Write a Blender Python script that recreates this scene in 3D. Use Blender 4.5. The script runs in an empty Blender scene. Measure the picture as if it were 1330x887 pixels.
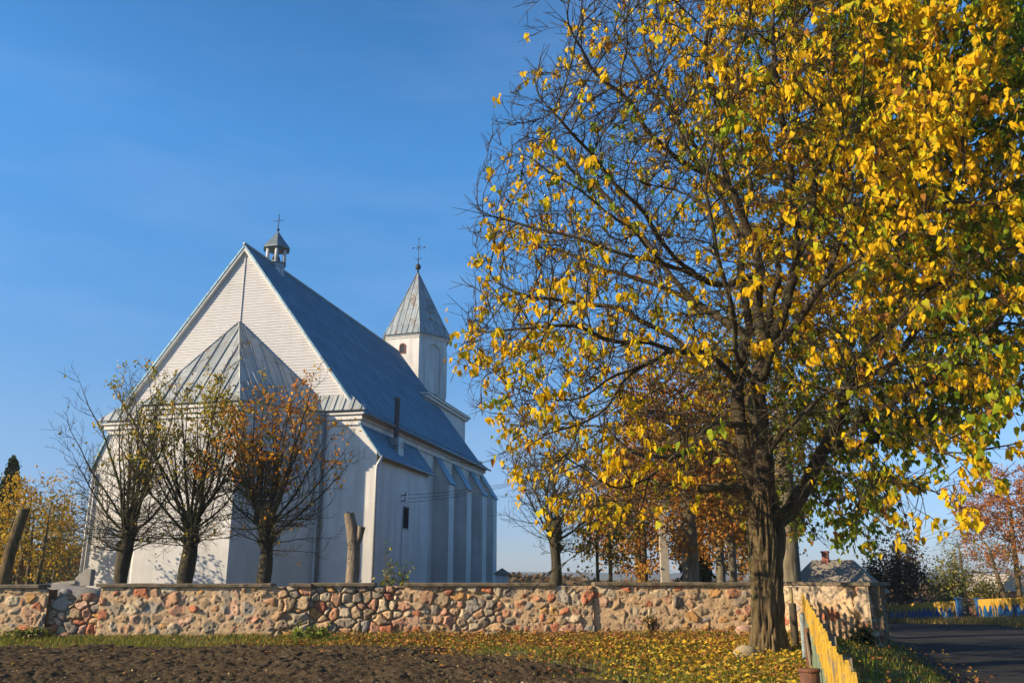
import bpy, math, random
import numpy as np
from mathutils import Vector, Matrix

sc = bpy.context.scene
R = math.radians
rng = np.random.default_rng(11)
random.seed(11)

# ------------------------------------------------------------------ camera, sky, sun, exposure
F, PITCH, EYE = 1120.0, R(15.22), 1.6            # focal length in px of a 1330 px wide frame
cam = bpy.data.cameras.new('camera')
cam.sensor_fit = 'HORIZONTAL'; cam.sensor_width = 36.0; cam.lens = 36.0 * F / 1330.0
cam.clip_start = 0.1; cam.clip_end = 6000
camo = bpy.data.objects.new('camera', cam)
camo.location = (0, 0, EYE); camo.rotation_euler = (R(90) + PITCH, 0, 0)
sc.collection.objects.link(camo); sc.camera = camo

SUN_AZ, SUN_EL = R(-109.5), R(21)                  # compass-like azimuth from +Y towards +X
world = bpy.data.worlds.new('World'); sc.world = world; world.use_nodes = True
wn, wl = world.node_tree.nodes, world.node_tree.links
bg = wn['Background']
tcw = wn.new('ShaderNodeTexCoord')
sky = wn.new('ShaderNodeTexSky'); sky.sky_type = 'NISHITA'; sky.sun_disc = False
sky.sun_elevation = SUN_EL; sky.sun_rotation = SUN_AZ % (2 * math.pi)
sky.air_density = 1.0; sky.dust_density = 0.25; sky.ozone_density = 3.0; sky.altitude = 200
mp = wn.new('ShaderNodeMapping'); mp.inputs['Scale'].default_value = (1.2, 1.2, 5.0); mp.inputs['Rotation'].default_value = (0.25, 0.35, 0.4)
cn = wn.new('ShaderNodeTexNoise'); cn.inputs['Scale'].default_value = 2.2; cn.inputs['Detail'].default_value = 7; cn.inputs['Roughness'].default_value = .55
cr = wn.new('ShaderNodeValToRGB'); cr.color_ramp.elements[0].position = .5; cr.color_ramp.elements[1].position = .95
cr.color_ramp.elements[1].color = (.12, .12, .12, 1)
cm = wn.new('ShaderNodeMix'); cm.data_type = 'RGBA'; cm.inputs[7].default_value = (5.0, 5.6, 6.6, 1)
wl.new(tcw.outputs['Generated'], mp.inputs[0]); wl.new(mp.outputs[0], cn.inputs['Vector'])
wl.new(cn.outputs['Fac'], cr.inputs[0]); wl.new(cr.outputs[0], cm.inputs[0])
hs = wn.new('ShaderNodeHueSaturation'); hs.inputs["Saturation"].default_value = 1.26; hs.inputs['Value'].default_value = 1.43
wl.new(sky.outputs[0], hs.inputs['Color']); sx_ = wn.new('ShaderNodeSeparateXYZ'); wl.new(tcw.outputs['Generated'], sx_.inputs[0])
er = wn.new('ShaderNodeValToRGB'); er.color_ramp.elements[0].color = (.26, .34, .60, 1)   # clear autumn air: even blue right down to the skyline
for p_, c_ in ((.07, (.38, .42, .60)), (.16, (.66, .59, .64)), (.31, (.80, .80, .82)), (.46, (1.0, 1.0, 1.0)), (.64, (.85, .85, .85)), (.8, (.5, .5, .5))):
    q_ = er.color_ramp.elements.new(p_); q_.color = (*c_, 1)
er.color_ramp.elements[-1].color = (.35, .35, .35, 1)
em = wn.new('ShaderNodeMix'); em.data_type = 'RGBA'; em.blend_type = 'MULTIPLY'; em.inputs[0].default_value = 1
wl.new(sx_.outputs[2], er.inputs[0]); wl.new(hs.outputs[0], em.inputs[6]); wl.new(er.outputs[0], em.inputs[7]); wl.new(em.outputs[2], cm.inputs[6]); wl.new(cm.outputs[2], bg.inputs['Color'])
bg.inputs['Strength'].default_value = 0.108

sun = bpy.data.lights.new('sun', 'SUN'); sun.energy = 5.0; sun.angle = R(0.5); sun.color = (1.0, .80, .55)
suno = bpy.data.objects.new('sun', sun); sc.collection.objects.link(suno)
sd = Vector((math.sin(SUN_AZ) * math.cos(SUN_EL), math.cos(SUN_AZ) * math.cos(SUN_EL), math.sin(SUN_EL)))
suno.rotation_euler = sd.to_track_quat('Z', 'Y').to_euler(); suno.location = (-40, -20, 40)

sc.view_settings.view_transform = 'Standard'; sc.view_settings.look = 'None'
sc.view_settings.gamma = 1; sc.view_settings.use_curve_mapping = False
sc.view_settings.exposure = 0.72

# ------------------------------------------------------------------ helpers
def at(u, v, Y):
    """world point at depth Y seen at photo pixel (u, v) - used for choosing real positions"""
    x = (u - 665) / F; y = -(v - 443.5) / F
    d = np.array([x, math.cos(PITCH) - math.sin(PITCH) * y, math.sin(PITCH) + math.cos(PITCH) * y])
    return np.array([0, 0, EYE]) + d * Y / d[1]

def unit(v):
    v = np.asarray(v, float); n = np.linalg.norm(v, axis=-1, keepdims=True)
    return v / np.maximum(n, 1e-9)

def hash3(i, j, k, s):
    with np.errstate(over='ignore'):
        h = (i.astype(np.uint32) * np.uint32(374761393) + j.astype(np.uint32) * np.uint32(668265263)
             + k.astype(np.uint32) * np.uint32(2147483647) + np.uint32((s * 974634777) & 0xffffffff))
        h = (h ^ (h >> np.uint32(13))) * np.uint32(1274126177)
        h = h ^ (h >> np.uint32(16))
    return h.astype(np.float64) / 4294967295.0

def vnoise(p, s=0):
    p = np.asarray(p, float)
    f = np.floor(p); t = p - f; t = t * t * (3 - 2 * t); i = f.astype(np.int64)
    out = 0
    for a in (0, 1):
        for b in (0, 1):
            for c in (0, 1):
                w = (t[..., 0] if a else 1 - t[..., 0]) * (t[..., 1] if b else 1 - t[..., 1]) * (t[..., 2] if c else 1 - t[..., 2])
                out = out + w * hash3(i[..., 0] + a, i[..., 1] + b, i[..., 2] + c, s)
    return out

def fbm(p, oct=4, s=0, gain=.5):
    p = np.asarray(p, float); a, o, n = 1.0, 0, 0
    for k in range(oct):
        o = o + a * vnoise(p * 2 ** k + 17.3 * k, s + k); n += a; a *= gain
    return o / n

def sstep(a, b, x):
    t = np.clip((x - a) / (b - a), 0, 1); return t * t * (3 - 2 * t)

def link(name, me, parent=None):
    o = bpy.data.objects.new(name, me); sc.collection.objects.link(o)
    if parent is not None: o.parent = parent
    return o

def mesh_obj(name, verts, polys, mat, parent=None, smooth=False, col=None, uv=None):
    """polys: list of (M,k) int arrays; col: (N,3) point colours"""
    me = bpy.data.meshes.new(name)
    verts = np.asarray(verts, np.float32)
    polys = [np.asarray(p, np.int32) for p in polys if len(p)]
    ls = np.concatenate([np.full(len(p), p.shape[1], np.int32) for p in polys])
    lv = np.concatenate([p.ravel() for p in polys])
    me.vertices.add(len(verts)); me.vertices.foreach_set('co', verts.ravel())
    me.loops.add(len(lv)); me.loops.foreach_set('vertex_index', lv)
    me.polygons.add(len(ls))
    st = np.concatenate([[0], np.cumsum(ls)[:-1]]).astype(np.int32)
    me.polygons.foreach_set('loop_start', st)
    try: me.polygons.foreach_set('loop_total', ls)
    except Exception: pass
    me.polygons.foreach_set('use_smooth', np.full(len(ls), smooth, bool))
    if uv is not None:
        l = me.uv_layers.new(name='UVMap'); l.data.foreach_set('uv', np.asarray(uv, np.float32).ravel())
    me.update(calc_edges=True); me.validate()
    if col is not None:
        a = me.color_attributes.new('Col', 'FLOAT_COLOR', 'POINT')
        c = np.ones((len(verts), 4), np.float32); c[:, :3] = col
        a.data.foreach_set('color', c.ravel())
    for m in (mat if isinstance(mat, (list, tuple)) else [mat]):
        me.materials.append(m)
    return link(name, me, parent)

class MB:
    def __init__(s): s.v = []; s.f = []; s.sm = []
    def add(s, vs, fs, smooth=False):
        n = len(s.v); s.v += [tuple(map(float, v)) for v in vs]
        for f in fs: s.f.append(tuple(n + i for i in f)); s.sm.append(smooth)
        return s
    def box(s, lo, hi, M=None):
        (a, b, c), (d, e, f) = lo, hi
        vs = [(a, b, c), (d, b, c), (d, e, c), (a, e, c), (a, b, f), (d, b, f), (d, e, f), (a, e, f)]
        if M is not None: vs = [tuple(M @ Vector(v)) for v in vs]
        return s.add(vs, [(0, 3, 2, 1), (4, 5, 6, 7), (0, 1, 5, 4), (1, 2, 6, 5), (2, 3, 7, 6), (3, 0, 4, 7)])
    def prism(s, poly, ax, t):
        """closed prism: 3D polygon extruded by vector t"""
        n = len(poly); vs = [tuple(p) for p in poly] + [tuple(np.add(p, t)) for p in poly]
        nr = np.cross(np.subtract(poly[1], poly[0]), np.subtract(poly[2], poly[0]))
        fl = np.dot(nr, t) > 0
        fs = [tuple(range(n))[::-1] if fl else tuple(range(n)), tuple(range(n, 2 * n)) if fl else tuple(range(n, 2 * n))[::-1]]
        for i in range(n):
            j = (i + 1) % n
            fs.append((i, j, n + j, n + i) if fl else (j, i, n + i, n + j))
        return s.add(vs, fs)
    def tube(s, pts, rad, sides=6, caps=True, smooth=True):
        v, f = tube(np.asarray(pts, float), rad, sides)
        fs = [tuple(q) for q in f]
        if caps:
            m = len(v); fs += [tuple(range(sides))[::-1], tuple(range(m - sides, m))]
        return s.add(v, fs, smooth)
    def lathe(s, prof, n=16, c=(0, 0, 0), smooth=True):
        vs = []; fs = []
        for (r, z) in prof:
            for k in range(n):
                a = 2 * math.pi * k / n; vs.append((c[0] + r * math.cos(a), c[1] + r * math.sin(a), c[2] + z))
        for i in range(len(prof) - 1):
            for k in range(n):
                j = (k + 1) % n; fs.append((i * n + k, i * n + j, (i + 1) * n + j, (i + 1) * n + k))
        fs.append(tuple(range(n))[::-1]); fs.append(tuple(range((len(prof) - 1) * n, len(prof) * n)))
        return s.add(vs, fs, smooth)
    def build(s, name, mat, parent=None, bevel=0):
        me = bpy.data.meshes.new(name); me.from_pydata(s.v, [], s.f)
        me.polygons.foreach_set('use_smooth', np.array(s.sm, bool))
        me.materials.append(mat)
        # metre UVs: u horizontal in the face, v up its slope
        l = me.uv_layers.new(name='UVMap'); uv = np.zeros((len(me.loops), 2), np.float32)
        for p in me.polygons:
            n = p.normal; h = Vector((0, 0, 1)).cross(n)
            h = h.normalized() if h.length > 1e-3 else Vector((1, 0, 0))
            w = n.cross(h)
            for li in p.loop_indices:
                c = me.vertices[me.loops[li].vertex_index].co
                uv[li] = (c.dot(h), c.dot(w))
        l.data.foreach_set('uv', uv.ravel())
        o = link(name, me, parent)
        if bevel:
            b = o.modifiers.new('bevel', 'BEVEL'); b.width = bevel; b.segments = 2; b.limit_method = 'ANGLE'
        return o

def tube(pts, rad, sides):
    pts = np.asarray(pts, float); n = len(pts)
    rad = np.full(n, rad, float) if np.isscalar(rad) else np.asarray(rad, float)
    t = unit(np.gradient(pts, axis=0))
    ref = np.array([1.0, .13, .07]) if abs(t[0][0]) < .8 else np.array([0, 1.0, .1])
    u = unit(np.cross(t[0], ref)); U = [u]
    for i in range(1, n):
        u = u - t[i] * np.dot(u, t[i]); u = u / max(np.linalg.norm(u), 1e-6); U.append(u)
    U = np.array(U); W = np.cross(t, U)
    a = np.arange(sides) * 2 * math.pi / sides
    ring = (U[:, None] * np.cos(a)[None, :, None] + W[:, None] * np.sin(a)[None, :, None]) * rad[:, None, None] + pts[:, None]
    i, k = np.meshgrid(np.arange(n - 1), np.arange(sides), indexing='ij')
    k2 = (k + 1) % sides
    f = np.stack([i * sides + k, i * sides + k2, (i + 1) * sides + k2, (i + 1) * sides + k], -1).reshape(-1, 4)
    return ring.reshape(-1, 3), f

def empty(name, loc=(0, 0, 0), rz=0.0):
    o = bpy.data.objects.new(name, None); sc.collection.objects.link(o)
    o.location = loc; o.rotation_euler = (0, 0, rz); o.empty_display_size = .2
    return o

def tag(o, label=None, cat=None, group=None, kind=None):
    if label: o['label'] = label
    if cat: o['category'] = cat
    if group: o['group'] = group
    if kind: o['kind'] = kind
    return o

def dup_tree(o, parent=None):
    c = o.copy(); sc.collection.objects.link(c)
    if parent is not None: c.parent = parent
    for ch in list(o.children): dup_tree(ch, c)
    return c

# ------------------------------------------------------------------ materials
def mat(name, c1, c2=None, scale=4.0, rough=.8, bump=0.0, bscale=30.0, c3=None, scale3=1.0, amt3=.5, metal=0.0,
        attr=False, stretch=None, spec=.3, detail=6, coord='Object', c4=None, scale4=8, lo4=.62, hi4=.7):
    m = bpy.data.materials.new(name); m.use_nodes = True
    n, l = m.node_tree.nodes, m.node_tree.links
    p = n['Principled BSDF']; p.inputs['Roughness'].default_value = rough; p.inputs['Metallic'].default_value = metal
    p.inputs['Specular IOR Level'].default_value = spec
    tc = n.new('ShaderNodeTexCoord'); src = tc.outputs[coord]
    if stretch:
        mpn = n.new('ShaderNodeMapping'); mpn.inputs['Scale'].default_value = stretch; l.new(src, mpn.inputs[0]); src = mpn.outputs[0]
    def noise(s, d=detail, r=.6):
        t = n.new('ShaderNodeTexNoise'); t.inputs['Scale'].default_value = s; t.inputs['Detail'].default_value = d
        t.inputs['Roughness'].default_value = r; l.new(src, t.inputs['Vector']); return t
    def mix(fac, a, b, mode='MIX'):
        x = n.new('ShaderNodeMix'); x.data_type = 'RGBA'; x.blend_type = mode
        for sock, val in ((x.inputs[0], fac), (x.inputs[6], a), (x.inputs[7], b)):
            if hasattr(val, 'links'): l.new(val, sock)
            else: sock.default_value = val if not isinstance(val, tuple) else (*val, 1)
        return x.outputs[2]
    def ramp(sock, lo, hi):
        r = n.new('ShaderNodeMapRange'); r.inputs[1].default_value = lo; r.inputs[2].default_value = hi; l.new(sock, r.inputs[0]); return r.outputs[0]
    if attr:
        a = n.new('ShaderNodeVertexColor'); a.layer_name = 'Col'; col = a.outputs[0]
        if c2 is not None: col = mix(ramp(noise(scale).outputs['Fac'], .3, .7), mix(1.0, col, c1, 'MULTIPLY'), mix(1.0, col, c2, 'MULTIPLY'))
    elif c2 is not None: col = mix(ramp(noise(scale).outputs['Fac'], .35, .65), c1, c2)
    else:
        col = None; p.inputs['Base Color'].default_value = (*c1, 1)
    if c3 is not None:
        t = n.new('ShaderNodeMath'); t.operation = 'MULTIPLY'; t.inputs[1].default_value = amt3
        l.new(ramp(noise(scale3).outputs['Fac'], .45, .65), t.inputs[0]); col = mix(t.outputs[0], col if col is not None else c1, c3)
    if c4 is not None: col = mix(ramp(noise(scale4, 8, .7).outputs['Fac'], lo4, hi4), col if col is not None else c1, c4)
    if col is not None: l.new(col, p.inputs['Base Color'])
    if bump:
        b = n.new('ShaderNodeBump'); b.inputs['Strength'].default_value = min(1, bump); b.inputs['Distance'].default_value = .05
        l.new(noise(bscale, 8, .65).outputs['Fac'], b.inputs['Height']); l.new(b.outputs[0], p.inputs['Normal'])
    return m

def streaks(m, dark, sc=(2.2, 2.2, .16), lo=.52, hi=.78, amt=.6, damp=None):
    n, l = m.node_tree.nodes, m.node_tree.links; p = n['Principled BSDF']; src = p.inputs['Base Color'].links[0].from_socket
    tc = n.new('ShaderNodeTexCoord'); mp_ = n.new('ShaderNodeMapping'); mp_.inputs['Scale'].default_value = sc; l.new(tc.outputs['Object'], mp_.inputs[0])
    t = n.new('ShaderNodeTexNoise'); t.inputs['Scale'].default_value = 1.0; t.inputs['Detail'].default_value = 8; t.inputs['Roughness'].default_value = .65; l.new(mp_.outputs[0], t.inputs['Vector'])
    r = n.new('ShaderNodeMapRange'); r.inputs[1].default_value = lo; r.inputs[2].default_value = hi; r.inputs[4].default_value = amt; l.new(t.outputs['Fac'], r.inputs[0])
    x = n.new('ShaderNodeMix'); x.data_type = 'RGBA'; x.inputs[7].default_value = (*dark, 1); l.new(r.outputs[0], x.inputs[0]); l.new(src, x.inputs[6]); out = x.outputs[2]
    if damp:   # grey rising stain with a ragged upper edge
        s_ = n.new('ShaderNodeSeparateXYZ'); l.new(tc.outputs['Object'], s_.inputs[0]); t2 = n.new('ShaderNodeTexNoise'); t2.inputs['Scale'].default_value = 1.4; t2.inputs['Detail'].default_value = 6; l.new(tc.outputs['Object'], t2.inputs['Vector'])
        a = n.new('ShaderNodeMath'); a.operation = 'MULTIPLY_ADD'; a.inputs[1].default_value = -3.0; l.new(t2.outputs['Fac'], a.inputs[0]); l.new(s_.outputs[2], a.inputs[2])
        r2 = n.new('ShaderNodeMapRange'); r2.inputs[1].default_value = damp; r2.inputs[2].default_value = damp - 1.6; r2.inputs[4].default_value = .5; l.new(a.outputs[0], r2.inputs[0])
        x2 = n.new('ShaderNodeMix'); x2.data_type = 'RGBA'; x2.inputs[7].default_value = (.40, .40, .385, 1); l.new(r2.outputs[0], x2.inputs[0]); l.new(out, x2.inputs[6]); out = x2.outputs[2]
    l.new(out, p.inputs['Base Color'])

def leaf_mat(name, trans=.4):
    m = bpy.data.materials.new(name); m.use_nodes = True
    n, l = m.node_tree.nodes, m.node_tree.links
    p = n['Principled BSDF']; p.inputs['Roughness'].default_value = .65; p.inputs['Specular IOR Level'].default_value = .10
    a = n.new('ShaderNodeVertexColor'); a.layer_name = 'Col'; l.new(a.outputs[0], p.inputs['Base Color'])
    t = n.new('ShaderNodeBsdfTranslucent'); l.new(a.outputs[0], t.inputs['Color'])
    x = n.new('ShaderNodeMixShader'); x.inputs[0].default_value = trans
    l.new(p.outputs[0], x.inputs[1]); l.new(t.outputs[0], x.inputs[2]); l.new(x.outputs[0], n['Material Output'].inputs['Surface'])
    return m

def roof_mat(name, ca, cb, rust, rust_lo, sheet=(.55, 2.0)):
    m = bpy.data.materials.new(name); m.use_nodes = True
    n, l = m.node_tree.nodes, m.node_tree.links
    p = n['Principled BSDF']; p.inputs['Roughness'].default_value = .5; p.inputs['Metallic'].default_value = .25
    tc = n.new('ShaderNodeTexCoord')
    br = n.new('ShaderNodeTexBrick'); l.new(tc.outputs['UV'], br.inputs['Vector'])
    br.inputs['Color1'].default_value = (*ca, 1); br.inputs['Color2'].default_value = (*cb, 1)
    br.inputs['Mortar'].default_value = (ca[0] * .45, ca[1] * .45, ca[2] * .45, 1)
    br.inputs['Scale'].default_value = 1; br.inputs['Brick Width'].default_value = sheet[0]; br.inputs['Row Height'].default_value = sheet[1]
    br.inputs['Mortar Size'].default_value = .018; br.inputs['Bias'].default_value = -.1
    nz = n.new('ShaderNodeTexNoise'); nz.inputs['Scale'].default_value = 1.6; nz.inputs['Detail'].default_value = 9; nz.inputs['Roughness'].default_value = .7
    l.new(tc.outputs['Object'], nz.inputs['Vector'])
    mr = n.new('ShaderNodeMapRange'); mr.inputs[1].default_value = rust_lo; mr.inputs[2].default_value = rust_lo + .05; l.new(nz.outputs['Fac'], mr.inputs[0])
    x = n.new('ShaderNodeMix'); x.data_type = 'RGBA'; l.new(mr.outputs[0], x.inputs[0]); l.new(br.outputs['Color'], x.inputs[6]); x.inputs[7].default_value = (*rust, 1)
    n2 = n.new('ShaderNodeTexNoise'); n2.inputs['Scale'].default_value = .9; n2.inputs['Detail'].default_value = 5; l.new(tc.outputs['Object'], n2.inputs['Vector'])
    m2 = n.new('ShaderNodeMapRange'); m2.inputs[1].default_value = .3; m2.inputs[2].default_value = .7; m2.inputs[3].default_value = .88; m2.inputs[4].default_value = 1.08; l.new(n2.outputs['Fac'], m2.inputs[0])
    y = n.new('ShaderNodeMix'); y.data_type = 'RGBA'; y.blend_type = 'MULTIPLY'; y.inputs[0].default_value = 1; l.new(x.outputs[2], y.inputs[6]); l.new(m2.outputs[0], y.inputs[7])
    l.new(y.outputs[2], p.inputs['Base Color'])
    b = n.new('ShaderNodeBump'); b.inputs['Strength'].default_value = .5; b.inputs['Distance'].default_value = .03; b.invert = True
    l.new(br.outputs['Fac'], b.inputs['Height']); l.new(b.outputs[0], p.inputs['Normal'])
    return m

M = {}
M['plaster'] = mat('plaster', (.66, .655, .63), (.59, .585, .56), 1.3, .9, .25, 22, c3=(.50, .49, .47), scale3=.55, amt3=.55, c4=(.45, .43, .40), scale4=2.6, lo4=.68, hi4=.8)
M['plaster_low'] = mat('plaster_low', (.60, .59, .57), (.52, .51, .50), 1.5, .9, .3, 22)
M['white_trim'] = mat('white_trim', (.70, .69, .66), (.60, .59, .56), 3, .8, .1, 30)
M['siding'] = mat('siding', (.54, .54, .54), (.48, .48, .48), 2.2, .75, .15, 40, stretch=(1, 1, 6), c3=(.42, .42, .42), scale3=1.3, amt3=.35)
streaks(M['plaster'], (.36, .35, .32), (1.6, 1.6, .14), .46, .74, .75, damp=2.3); streaks(M['white_trim'], (.38, .36, .32), (3, 3, .5), .5, .75, .6); streaks(M['siding'], (.33, .32, .30), (1.5, 1.5, .25), .52, .8, .5)
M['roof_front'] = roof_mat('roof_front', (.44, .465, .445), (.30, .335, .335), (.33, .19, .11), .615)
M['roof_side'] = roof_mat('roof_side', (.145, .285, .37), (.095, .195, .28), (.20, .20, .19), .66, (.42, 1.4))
M['roof_tower'] = roof_mat('roof_tower', (.34, .39, .40), (.25, .30, .32), (.24, .18, .13), .545, (.5, 1.2))
M['metal_pipe'] = mat('metal_pipe', (.50, .52, .52), (.38, .40, .41), 6, .5, 0, metal=.3)
M['dark_pipe'] = mat('dark_pipe', (.20, .25, .28), (.15, .18, .20), 6, .5, 0, metal=.3)
M['iron'] = mat('iron', (.035, .035, .04), (.06, .055, .05), 20, .6, metal=.4)
M['glass'] = mat('glass', (.022, .025, .03), rough=.3, spec=.25)
M['dark_void'] = mat('dark_void', (.018, .02, .024), rough=1.0, spec=0.0)
M['brick_red'] = mat('brick_red', (.32, .12, .07), (.22, .08, .05), 12, .9, .3, 40)
M['bark'] = mat('bark', (.19, .135, .065), (.032, .023, .013), 9, .95, 1.0, 14, stretch=(1, 1, .22), c3=(.10, .105, .04), scale3=1.5, amt3=.5)
M['bark_branch'] = mat('bark_branch', (.085, .062, .036), (.03, .023, .015), 5, .95, .8, 20, c3=(.10, .10, .045), scale3=.9, amt3=.5)
M['bark_light'] = mat('bark_light', (.21, .18, .125), (.10, .085, .06), 9, .95, 1.0, 16, stretch=(1, 1, .22), c3=(.13, .14, .075), scale3=1.3, amt3=.5)
M['bark_pollard'] = mat('bark_pollard', (.085, .07, .042), (.035, .03, .02), 8, .95, 1.0, 16, stretch=(1, 1, .3), c3=(.075, .095, .03), scale3=2, amt3=.7)
M['dead_wood'] = mat('dead_wood', (.27, .22, .16), (.14, .11, .08), 10, .9, .8, 18, stretch=(1, 1, .25))
M['leaf'] = leaf_mat('leaf', .42)
M['leaf_far'] = leaf_mat('leaf_far', .3)
M['litter'] = leaf_mat('litter', .1)
M['grass_blade'] = leaf_mat('grass_blade', .3)
M['stone'] = mat('stone', (1.12, 1.1, 1.08), (.72, .72, .73), 16, .88, .7, 45, attr=True, detail=9, c4=(.10, .09, .07), scale4=9, lo4=.70, hi4=.82)
M['coping'] = mat('coping', (.24, .19, .13), (.15, .12, .085), 5, .95, .6, 30, c3=(.10, .10, .05), scale3=1.7, amt3=.6)
M['soil'] = mat('soil', (.115, .082, .046), (.055, .039, .022), 3, 1.0, .8, 35, spec=.08, c3=(.14, .105, .065), scale3=7, amt3=.5)
M['ground'] = mat('ground', (.10, .10, .03), (.16, .12, .05), 1.1, .95, .8, 25, c3=(.05, .06, .015), scale3=2.7, amt3=.7)
M['asphalt'] = mat('asphalt', (.042, .041, .039), (.030, .030, .029), 1.2, 1.0, .4, 60, spec=.06, c3=(.075, .07, .065), scale3=.4, amt3=.4)
M['hill'] = mat('hill', (.05, .065, .05), (.035, .05, .04), .02, .95)
M['paint_yellow'] = mat('paint_yellow', (.62, .37, .03), (.44, .26, .035), 7, .8, .4, 30, stretch=(1, 1, .35), c4=(.25, .19, .12), scale4=16, lo4=.55, hi4=.63)
M['paint_green'] = mat('paint_green', (.17, .25, .14), (.24, .25, .17), 6, .8, .3, 30, c4=(.22, .18, .12), scale4=8, lo4=.58, hi4=.7)
M['paint_blue'] = mat('paint_blue', (.018, .10, .27), (.014, .075, .19), 4, .7, .2, 30, c4=(.14, .15, .16), scale4=9, lo4=.66, hi4=.75)
M['plank'] = mat('plank', (.30, .25, .17), (.19, .155, .11), 7, .9, .5, 30, stretch=(1, 1, .4))
M['rust'] = mat('rust', (.17, .075, .04), (.10, .05, .035), 9, .9, .5, 40, c3=(.22, .10, .05), scale3=5, amt3=.5)
M['post_dark'] = mat('post_dark', (.09, .075, .05), (.05, .042, .03), 9, .9, .4, 25, stretch=(1, 1, .3))
M['post_blue'] = mat('post_blue', (.28, .36, .38), (.22, .24, .22), 6, .8, .3, 30)
M['post_yellow'] = mat('post_yellow', (.36, .29, .13), (.24, .2, .11), 6, .85, .3, 30)
M['concrete'] = mat('concrete', (.42, .38, .31), (.33, .30, .25), 5, .9, .3, 40)
M['slate'] = mat('slate', (.27, .235, .185), (.20, .175, .14), 5, .9, .4, 12, c3=(.13, .13, .09), scale3=1.2, amt3=.5)
M['house_wall'] = mat('house_wall', (.22, .24, .20), (.17, .18, .15), 3, .9, .2, 20)

# ------------------------------------------------------------------ ground
def ground_z(x, y):
    x = np.asarray(x, float); y = np.asarray(y, float)
    s = x - (0.265 + 0.313 * y)
    z = -0.40 * sstep(.35, 3.4, s) * sstep(34, 20, y * 0 + 20)
    far = sstep(5, 14, x)
    z = z - far * .05 * np.clip(y - 38, 0, 26) - sstep(60, 400, y) * 1.2 * (1 - far)
    bank = np.exp(-((x - 24.2) / 2.6) ** 2) * sstep(30, 36, y) * sstep(62, 54, y) * .12
    z = z + bank
    z = z - .05 * sstep(-9, -14, x) * sstep(26, 24, y)
    z = z + .14 * np.exp(-((y - (24.85 + .045 * x)) / .55) ** 2) * sstep(9, 7, x) * (fbm(np.stack([x * .8, y * .8, x * 0], -1), 3, 5) - .25)
    return z

gx = np.concatenate([-np.geomspace(1500, 24, 26), np.arange(-22, 32.01, .3), np.geomspace(34, 1500, 26)])
gy = np.concatenate([np.linspace(-60, 8, 12), np.arange(9, 70, .3), np.geomspace(71, 2500, 34)])
X, Y = np.meshgrid(gx, gy, indexing='ij')
Z = ground_z(X, Y) + .05 * (fbm(np.stack([X * .9, Y * .9, X * 0], -1), 3, 3) - .5) * (np.abs(X) < 60) * (Y < 80)
def gridf(nx, ny):
    i, j = np.meshgrid(np.arange(nx - 1), np.arange(ny - 1), indexing='ij'); a = i * ny + j
    return np.stack([a, a + ny, a + ny + 1, a + 1], -1).reshape(-1, 4)
tag(mesh_obj('ground', np.stack([X, Y, Z], -1).reshape(-1, 3), [gridf(len(gx), len(gy))], M['ground'], smooth=True), kind='structure')

# dug-over field in front of the wall
def soil_edge(x): return 19.75 + .7 * (fbm(np.stack([x * .7, x * 0, x * 0 + 3], -1), 4, 8) - .5) * 2
def soil_mask(x, y):
    e = soil_edge(x) + .4 * (fbm(np.stack([x * 2, y * 2, x * 0], -1), 2, 4) - .5)
    rx = 0.9 + 1.8 * (fbm(np.stack([y * .9, x * 0 + 1, x * 0], -1), 2, 9) - .5) * 2 - .55 * (y - 15)
    return sstep(e + .22, e - .1, y) * sstep(rx + .8, rx - .8, x)
sx = np.arange(-17, 5.5, .036); sy = np.arange(12.6, 21.0, .036)
X, Y = np.meshgrid(sx, sy, indexing='ij'); P0 = np.stack([X, Y, X * 0], -1)
msk = soil_mask(X, Y)
wx = P0 + (fbm(P0 * 3, 2, 21)[..., None] - .5) * .25
def clods(p, s):   # rounded lumps
    q = p; i = np.floor(q); best = np.full(q.shape[:2], 9.0)
    for a in (-1, 0, 1):
        for b in (-1, 0, 1):
            ci, cj = i[..., 0] + a, i[..., 1] + b
            hx = hash3(ci.astype(np.int64), cj.astype(np.int64), np.zeros_like(ci, np.int64), s)
            hy = hash3(ci.astype(np.int64), cj.astype(np.int64), np.ones_like(ci, np.int64), s)
            hr = .45 + .55 * hash3(ci.astype(np.int64), cj.astype(np.int64), 2 + np.zeros_like(ci, np.int64), s)
            d = np.hypot(q[..., 0] - ci - hx, q[..., 1] - cj - hy) / hr
            best = np.minimum(best, d)
    return np.sqrt(np.clip(1 - best ** 2, 0, 1))
big = fbm(P0 * np.array([.55, 1.1, 1]), 3, 31)
rough = sstep(-8, -3, X) * .75 + .25
Zs = ground_z(X, Y) + msk * (.02 + .06 * clods(wx * 8.2, 2) * (.35 + fbm(P0 * 1.1, 2, 12)) + .035 * clods(wx * 4.6, 17) * sstep(.5, .62, fbm(P0 * 1.7, 2, 18)) + .05 * clods(wx * 16, 3) + .06 * fbm(P0 * 20, 3, 6, .65)
      + sstep(19.6, 18.2, Y) * sstep(13.9, 15.6, Y) * (rough * .30 * np.clip(big - .5, 0, 1) + rough * .07 * clods(wx * 2.3, 7) * sstep(.45, .6, fbm(P0 * .6, 2, 15)))) - .12 * (1 - msk)
tag(mesh_obj('plowed_field', np.stack([X, Y, Zs], -1).reshape(-1, 3), [gridf(len(sx), len(sy))], M['soil'], smooth=True), kind='structure')

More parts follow.
